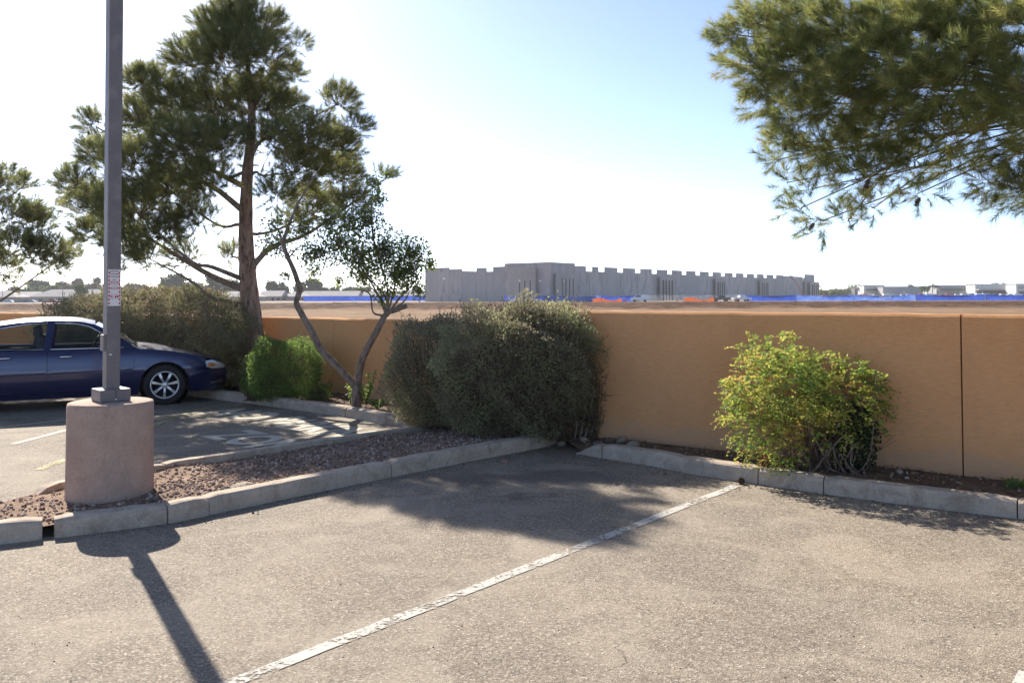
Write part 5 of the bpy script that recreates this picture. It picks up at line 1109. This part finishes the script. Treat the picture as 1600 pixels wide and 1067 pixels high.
while q < L_:
    for s in (-1, 1):
        a_, b_ = (q, q + 1.8) if s > 0 else (q + 1.8, q)
        if max(a_, b_) < L_: wr_.tube([Vector((a_, 0, .05)), Vector((b_, 0, 1.8))], .006, 3, False)
    q += .35
wr_.build('wire_mesh', M_POST, cl); MB().tube([Vector((0, 0, 1.85)), Vector((L_, 0, 1.85))], .03, 5).build('top_rail', M_POST, cl)
def orange_mesh(u0, u1, Y, hgt, lb):
    A = fp(u0, Y); root = empty('safety_fence', A, label=lb, cat='fence', group='orange safety mesh'); L_ = (fp(u1, Y) - A).length; vs = []; fs = []; k = int(L_ / .4); nr = 3
    for i in range(k + 1):
        h_ = hgt * (.72 + .28 * math.sin(i * .35) + random.uniform(-.12, .12))
        for j in range(nr): vs.append((i * .4, .25 * math.sin(i * .8 + j), h_ * j / (nr - 1)))
    for i in range(k):
        for j in range(nr - 1): fs.append((i * nr + j, (i + 1) * nr + j, (i + 1) * nr + j + 1, i * nr + j + 1))
    link('mesh_sheet', mesh_pd('mesh_sheet', vs, fs), M_MESHO, root)
    for i in range(0, int(L_), 3): MB().tube([(i, 0, 0), (i, 0, hgt * 1.2)], .03, 5).build('stake', M_POST, root)
orange_mesh(926, 972, 236, 1.05, 'slumped orange safety mesh left of the white van'); orange_mesh(1068, 1117, 238, 1.1, 'crumpled orange safety mesh before the chain link stretch')
def cone_marker(u, Y, lb):
    p = fp(u, Y); m_ = MB().box((0, 0, .03), (.5, .5, .06)); m_.lathe([(.2, .06), (.06, .95), (0, .96)], 12); o = m_.build('traffic_cone', M_MESHO, None, label=lb, cat='cone'); o.location = p
cone_marker(977, 234, 'orange cone between mesh and white van'); cone_marker(1151, 238, 'orange cone left of the white pickup'); cone_marker(1058, 238, 'orange cone standing in front of chain link')

# ------------------------------------------------------------------ far vehicles
M_CGLASS = simple('dark_car_glass', (.03, .035, .04), .1); CARM = {}
def small_car(p, ang, col, lb, kind='sedan', grp='vehicles parked beyond the field', full=True):
    root = empty('parked_car', p, ang, label=lb, cat='van' if kind == 'van' else ('truck' if kind == 'pickup' else 'car'), group=grp); key = tuple(col)
    if key not in CARM: CARM[key] = simple('far_car_paint', col, .3, 0, .5, .5)
    prof = {'sedan': [(-2.3, .35), (-2.3, .85), (-1.6, .95), (-.95, 1.42), (.4, 1.42), (1.15, .98), (2.2, .82), (2.32, .35)], 'suv': [(-2.3, .4), (-2.3, 1.0), (-2.15, 1.7), (.35, 1.72), (1.1, 1.12), (2.2, 1.0), (2.3, .4)], 'van': [(-2.5, .4), (-2.5, 1.9), (.9, 1.95), (1.75, 1.25), (2.5, 1.05), (2.6, .4)], 'pickup': [(-2.8, .5), (-2.8, 1.1), (-.9, 1.1), (-.85, 1.75), (.5, 1.78), (1.2, 1.15), (2.6, 1.05), (2.7, .5)]}[kind]
    n = len(prof); vs = [(x, s * (.88 if z < 1.2 else .68), z) for s in (-1, 1) for x, z in prof]; fs = [tuple(range(n)), tuple(range(2 * n - 1, n - 1, -1))] + [((i + 1) % n, i, i + n, (i + 1) % n + n) for i in range(n)]
    link('body', mesh_pd('body', vs, fs), CARM[key], root)
    w = {'sedan': [(-1.25, 1.0), (-.88, 1.35), (.33, 1.35), (.95, 1.0)], 'suv': [(-2.0, 1.15), (-1.95, 1.6), (.28, 1.62), (.85, 1.15)], 'van': [(-.3, 1.3), (-.3, 1.8), (.85, 1.83), (1.4, 1.3)], 'pickup': [(-.75, 1.2), (-.72, 1.66), (.42, 1.68), (.95, 1.2)]}[kind]
    for s in (-1, 1): f = [(x, s * (.88 - .2 * max(0, min(1, (z - .95) / .4)) + .02), z) for x, z in w]; link('window', mesh_pd('window', f, [tuple(range(4))[::s]]), M_CGLASS, root)
    for x in (-1.4, 1.45):
        for s in (-1, 1): MB().lathe([(0, -.1), (.33, -.1), (.33, .1), (0, .1)], 14, Matrix.Translation((x, s * .8, .33)) @ Matrix.Rotation(R(90), 4, 'X')).build('wheel', M_BLACK, root)
HZ = -0.9                                       # the street on the left lies a little lower
def lp3(u, Y, z=0.0): p = at(u, 466, Y); return Vector((p.x, Y, z))
for u, ang, col, kd, lb in ((13, 3.1, (.6, .61, .63), 'sedan', 'silver sedan at the far left before the houses'), (34, 3.0, (.12, .13, .15), 'suv', 'dark sport utility parked second from the left edge'), (47, 3.2, (.35, .36, .4), 'sedan', 'grey sedan right of the dark sport utility'), (82, .05, (.2, .035, .03), 'pickup', 'dark red pickup in front of the hipped roof house'), (107, 3.15, (.12, .14, .2), 'suv', 'slate blue car beside the small round tree'), (120, 3.1, (.2, .21, .25), 'sedan', 'grey blue car just left of the hedge')):
    small_car(lp3(u, 292, -.55), ang, col, lb, kd)
small_car(lp3(1000, 238), 2.9, (.75, .75, .75), 'small white van beside the end of the blue screen', 'van'); small_car(lp3(1126, 240), .1, (.05, .05, .055), 'dark pickup beside the orange mesh', 'pickup'); small_car(lp3(1159, 241), .2, (.72, .72, .72), 'white pickup at the start of the right blue screen', 'pickup')
cc = [('white', (.75, .75, .75)), ('red', (.35, .04, .05)), ('silver', (.5, .51, .53)), ('black', (.04, .04, .045)), ('blue', (.08, .12, .3)), ('tan', (.4, .33, .24)), ('orange', (.6, .2, .04))]
lot_u = [1345, 1352, 1360, 1368, 1376, 1386, 1396, 1412, 1420, 1441, 1452, 1462, 1474, 1484, 1496, 1508, 1520, 1531, 1543, 1556, 1566, 1578, 1590]
cols = [6, 6, 0, 5, 6, 0, 2, 2, 0, 1, 2, 5, 1, 1, 0, 2, 4, 0, 2, 3, 0, 2, 0]
marks = ['left of the warehouse door', 'second in from the warehouse left end', 'by the pale warehouse gable', 'before the pale gable', 'just right of the pale gable', 'left half of the warehouse wall', 'middle of the warehouse wall', 'right of the warehouse middle', 'by the warehouse right end', 'just past the warehouse end', 'below the small palms', 'under the palms', 'right of the palms', 'below the curved roof start', 'below the curved roof', 'left of the white shop door', 'at the white shop door', 'right of the white shop door', 'below the arched gable', 'below the thin mast', 'right of the thin mast', 'under the long canopy', 'at the right edge under the canopy']
for u, ci, mk in zip(lot_u, cols, marks): small_car(lp3(u, 430 + random.uniform(-6, 6), .55), random.uniform(-.4, .4), cc[ci][1], 'tiny %s car above the blue fence, %s' % (cc[ci][0], mk), random.choice(('sedan', 'suv')))
link('far_lot', mesh_pd('far_lot', [(90, 400, .5), (420, 400, .5), (420, 640, .5), (90, 640, .5)], [(0, 1, 2, 3)]), M_TERRAIN, kind='structure')

# ------------------------------------------------------------------ houses and shops
M_HWALL = mottled('house_stucco', (.36, .3, .27), (.43, .37, .33), .4, .9, .1, 2, .02); M_ROOF = mottled('grey_shingles', (.3, .27, .26), (.4, .37, .35), .5, .9, .3, 3, .05); M_GARAGE = simple('garage_door', (.45, .42, .41), .7)
def house(u0, u1, Y, z0, eave, ridge, lb, hip=True, wall=M_HWALL, roofm=M_ROOF, deep=11):
    a_, b_ = lp3(u0, Y, z0), lp3(u1, Y, z0); w = b_.x - a_.x; root = empty('house', (a_.x + w / 2, Y, z0), label=lb, cat='house', group='houses beyond the field'); h = w / 2
    MB().box((0, deep / 2, eave / 2), (w - 1.2, deep - 1.2, eave)).build('wall', wall, root); r_ = min(deep / 2, h * .8) if hip else 0
    vs = [(-h, 0, eave), (h, 0, eave), (h, deep, eave), (-h, deep, eave), (-h + r_, deep / 2, ridge), (h - r_, deep / 2, ridge)]; link('roof', mesh_pd('roof', vs, [(0, 1, 5, 4), (1, 2, 5), (2, 3, 4, 5), (3, 0, 4), (3, 2, 1, 0)]), roofm, root)
    for k, x in enumerate(np.linspace(-h * .7, h * .7, max(2, int(w / 6)))):
        if k % 3 == 2: MB().box((x, .56, 1.1), (2.6, .1, 2.1)).build('garage_door', M_GARAGE, root)
        else: wi = MB().box((x, .56, 1.5), (1.4, .1, 1.1)).build('window', M_CGLASS, root); MB().box((x, .53, .92), (1.6, .16, .1)).build('sill', M_PALE, wi)
    MB().box((h * .2, .56, 1.05), (1.0, .12, 2.1)).build('door', M_DARKSLOT, root)
house(-60, 25, 310, HZ, 2.7, 5.1, 'long house with pale roof at the far left edge'); house(16, 54, 330, HZ, 2.7, 4.8, 'lower house between the two left hipped houses', False); house(44, 165, 312, HZ, 2.8, 5.5, 'wide hipped roof house behind the red pickup'); house(170, 235, 330, HZ, 2.7, 5.0, 'house mostly hidden behind the lamp post and hedge')
house(330, 405, 330, HZ, 2.6, 4.7, 'house with grey roof behind the pine trunk'); house(404, 440, 345, HZ, 2.7, 5.0, 'gabled house just right of the pine trunk', False); house(436, 480, 350, HZ, 2.6, 4.6, 'small grey roofed house left of the forked tree'); house(470, 560, 360, HZ, 2.6, 4.9, 'long low house above the start of the blue fence', False); house(565, 664, 380, HZ, 2.6, 4.9, 'pale roofed house between the forked tree and the hall', False)
M_SHOPW = simple('shop_white', (.62, .6, .56), .8); M_SHOPG = mottled('warehouse_metal', (.33, .33, .34), (.38, .38, .39), .3, .6, .1, 2, .02); M_CANOPY = simple('dark_canopy', (.1, .1, .1), .7)
def shop(u0, u1, Y, vt, lb, wall, parts):
    a_, b_ = lp3(u0, Y, .5), lp3(u1, Y, .5); w = b_.x - a_.x; h = at(u0, vt, Y).z - .5; root = empty('shop_building', (a_.x + w / 2, Y, .5), label=lb, cat='building', group='buildings beyond the right fence'); MB().box((0, 5, h / 2), (w, 10, h)).build('wall', wall, root)
    MB().box((0, 5, h + .12), (w + .6, 10.6, .24)).build('roof', M_SHOPG, root)
    for nm, x0, x1, z0, z1, out, m_ in parts: MB().box((-w / 2 + w * (x0 + x1) / 2, -out / 2 + .1, h * (z0 + z1) / 2), (w * (x1 - x0), out + .2, h * (z1 - z0))).build(nm, m_, root)
shop(1336, 1352, 500, 449, 'open sided dark canopy building left of the grey warehouse', M_CANOPY, [('canopy', 0, 1, .85, 1, 3, M_CANOPY)])
shop(1350, 1382, 490, 446, 'pale gable fronted building beside the warehouse', M_SHOPW, [('canopy', .1, .6, .55, .68, 2, M_CANOPY), ('door', .7, .85, 0, .6, .2, M_CANOPY)])
shop(1380, 1442, 480, 448.5, 'long blank grey metal warehouse above the fence', M_SHOPG, [('door', .5, .55, 0, .5, .2, M_SHOPW), ('door', .1, .14, 0, .4, .2, M_SHOPW)])
shop(1464, 1526, 500, 446.5, 'shop row with curved roof right of the palms', M_SHOPG, [('canopy', 0, 1, .6, .72, 3, M_CANOPY), ('shop_front', .55, .8, 0, .5, .4, M_SHOPW)])
shop(1524, 1590, 485, 444.5, 'long white shop building under the thin mast', M_SHOPW, [('canopy', 0, .9, .52, .62, 4, M_SHOPG), ('shop_front', .05, .85, 0, .5, .3, M_CANOPY)])
shop(1588, 1660, 470, 444, 'white and grey shop building at the right edge', M_SHOPW, [('sign_band', .05, .9, .6, .85, .3, M_SHOPG), ('shop_front', .05, .85, 0, .45, .3, M_CANOPY)])
def mast(u, Y, v, lb, z0=0.0): p = lp3(u, Y, z0); h = at(u, v, Y).z - z0; o = MB().tube([Vector((0, 0, 0)), Vector((0, 0, h))], [.14, .08], 8); o.box((0, 0, h), (1.2, .2, .15)); q = o.build('light_mast', M_STEEL, None, label=lb, cat='mast'); q.location = p
mast(1535, 460, 441, 'thin dark mast above the right shops', .5); mast(1506, 460, 444, 'short lamp mast left of the thin mast', .5); mast(4, 300, 438, 'utility pole at the far left behind the pine', HZ); mast(98, 300, 440, 'slim utility pole above the hipped house', HZ)
def pylon(u, Y, v, lb):
    p = lp3(u, Y, HZ); h = at(u, v, Y).z - HZ; o = empty('pylon', p, label=lb, cat='pylon', group='pylons on the horizon'); w = h * .11; m_ = MB(); lv = np.linspace(0, 1, 7)
    cor = lambda t: [Vector((sx * w * (1 - .82 * t), sy * w * (1 - .82 * t), h * t)) for sx, sy in ((-1, -1), (1, -1), (1, 1), (-1, 1))]
    for t0, t1 in zip(lv, lv[1:]):
        c0, c1 = cor(t0), cor(t1)
        for k in range(4): m_.tube([c0[k], c1[k]], .22, 4); m_.tube([c0[k], c1[(k + 1) % 4]], .15, 4)
    m_.build('lattice', M_STEEL, o)
    for t in (.78, .9): MB().tube([Vector((-h * .2, 0, h * t)), Vector((h * .2, 0, h * t))], .3, 4).build('arm', M_STEEL, o)
pylon(406, 1100, 440, 'faint lattice pylon right of the pine trunk'); pylon(417, 1180, 441, 'fainter lattice pylon beside the first one')

# ------------------------------------------------------------------ far trees
M_FAR = [leaf_mat('far_leaves_dark', [(0, (.035, .05, .025)), (1, (.085, .11, .045))], .25), leaf_mat('far_leaves_green', [(0, (.06, .09, .03)), (1, (.15, .19, .06))], .3), leaf_mat('far_leaves_brown', [(0, (.13, .09, .06)), (1, (.24, .18, .11))], .25)]
def far_tree(u, vt, wpx, Y, lb, mi=0, z0=HZ, n=2600, grp='trees on the horizon', squash=1.0):
    p = lp3(u, Y, z0); H = at(u, vt, Y).z - z0; w = 1.35 * wpx * Y / F_PX; root = empty('tree', p, label=lb, cat='tree', group=grp); ch = H * .74; c0 = H - ch / 2; Ps = []
    for k in range(9):
        c = np.array([random.gauss(0, w * .22), random.gauss(0, w * .2), c0 + random.gauss(0, ch * .2)]); r_ = random.uniform(.16, .26) * w; d = rand_dir(n // 9); Ps.append(c + d * (r_ * rng.random(n // 9) ** .4)[:, None] * np.array([1, 1, .85]))
    P = np.concatenate(Ps); P = P[(P[:, 2] > H * .15) & (P[:, 2] < H * 1.02)]; V, rn = leaf_soup(P, rand_dir(len(P)), .085 * w + .15, .8); link('crown', soup_mesh('crown', V, rn), M_FAR[mi], root)
    t_ = MB().tube([Vector((0, 0, -.2)), Vector((random.uniform(-.2, .2), 0, H * .4)), Vector((random.uniform(-.6, .6), 0, H * .75))], [.28, .2, .08], 7)
    for k in range(3): t_.tube([Vector((0, 0, H * .38)), Vector((random.uniform(-w * .3, w * .3), random.uniform(-1, 1), H * random.uniform(.6, .8)))], [.13, .05], 5)
    t_.build('trunk', M_BARK2, root)
FT_ = [(125, 446, 17, 300, 'round green tree in front of the hipped house', 1), (20, 450, 26, 420, 'dark low tree above the far left roof', 0), (45, 449, 24, 430, 'green tree right of the dark one above left roofs', 1), (60, 434, 26, 480, 'tall thin eucalyptus rising behind the left houses', 0), (80, 447, 22, 420, 'green tree above the middle of the hipped roof', 1), (96, 438, 20, 470, 'brownish tree behind the hipped roof house', 2), (113, 434, 22, 480, 'bare looking tall tree behind the round green tree', 2), (135, 443, 24, 460, 'brown tree right of the round green tree', 2), (150, 434, 22, 500, 'grey green tall tree left of the lamp post', 0), (166, 440, 20, 480, 'tree directly left of the notice on the post', 0), (205, 440, 24, 480, 'tree just right of the lamp post', 2), (222, 444, 24, 500, 'low tree between lamp post and the hedge trees', 0),
       (268, 431, 36, 430, 'broad grey tree above the middle of the hedge', 0), (300, 436, 26, 440, 'rounded grey tree right of the broad one', 0), (324, 441, 22, 450, 'small grey tree above the hedge', 0), (344, 434, 36, 430, 'dense tree left of the pine trunk', 0), (365, 436, 26, 440, 'tree touching the pine trunk on its left', 0), (433, 440, 26, 420, 'rounded dark tree right of the pine trunk', 0), (450, 452, 8, 430, 'tiny tree right of the rounded dark one', 0), (480, 438, 36, 440, 'grey tree behind the leaning left stem', 0), (503, 448, 22, 440, 'low tree right of the leaning stem', 0), (540, 450, 30, 450, 'low tree row piece under the forked crown', 0), (570, 450, 24, 460, 'low tree under the middle of the forked crown', 0), (650, 442, 14, 400, 'conical tree just left of the hall', 0)]
for u, vt, w, Y, lb, mi in FT_: far_tree(u, vt, w, Y, lb, mi)
for u, vt, w, Y, lb, mi in ((1300, 454, 34, 520, 'low scrub tree right of the hall', 1), (1318, 453, 26, 520, 'low green tree left of the canopy building', 1), (1335, 445.5, 24, 510, 'rounded olive tree left of the canopy building', 1), (1424, 443, 13, 620, 'dark treetop above the warehouse right end', 0), (1380, 446.5, 10, 640, 'small treetop above the warehouse left end', 0), (1445, 447, 12, 470, 'bushy palm like tree past the warehouse', 1), (1490, 446, 12, 640, 'flat treetop above the curved roof', 0), (1562, 441.5, 20, 640, 'dark treetop above the white shop roof', 0)): far_tree(u, vt, w, Y, lb, mi, .5, 900, 'trees among the far shops')
M_FROND = leaf_mat('palm_fronds', [(0, (.05, .07, .03)), (1, (.12, .15, .05))], .25)
def palm(u, vt, Y, lb):
    p = lp3(u, Y, .5); H = at(u, vt, Y).z - .5; root = empty('palm_tree', p, label=lb, cat='palm', group='palms among the far shops'); MB().tube([Vector((0, 0, -.2)), Vector((.1, 0, H * .5)), Vector((0, 0, H - .8))], [.28, .2, .18], 8).build('trunk', M_BARK2, root); m_ = MB()
    for k in range(22):
        a_ = 6.283 * k / 22; el = random.uniform(-.5, 1.1); d = Vector((math.cos(a_) * math.cos(el), math.sin(a_) * math.cos(el), math.sin(el))); s_ = Vector((-math.sin(a_), math.cos(a_), 0)) * .28; c = Vector((0, 0, H - .8)); q1 = c + d * 1.2; q2 = c + d * 2.2 + Vector((0, 0, -.7)); m_.add([c, q1 + s_, q2, q1 - s_], [(0, 1, 2), (0, 2, 3)])
    o = m_.build('crown', M_FROND, root)
palm(1457, 444.5, 470, 'taller palm between the warehouse and the curved roof'); palm(1464, 446.5, 475, 'shorter palm right of the taller palm'); palm(1449, 448, 480, 'low palm left of the taller palm')

# ------------------------------------------------------------------ dusty air over the valley
mh = bpy.data.materials.new('dusty_air'); mh.use_nodes = True; nt = mh.node_tree; nt.nodes.clear(); vo = nd(nt, 'ShaderNodeVolumePrincipled'); vo.inputs['Color'].default_value = (.9, .92, .95, 1); vo.inputs['Density'].default_value = 0.0002; vo.inputs['Anisotropy'].default_value = 0.2
om = nd(nt, 'ShaderNodeOutputMaterial'); nt.links.new(vo.outputs[0], om.inputs['Volume'])
MB().box((0, 3015, 14.5), (8200, 6190, 33)).build('haze', mh, None, kind='stuff', label='pale dusty air fading the far trees and houses', cat='haze')
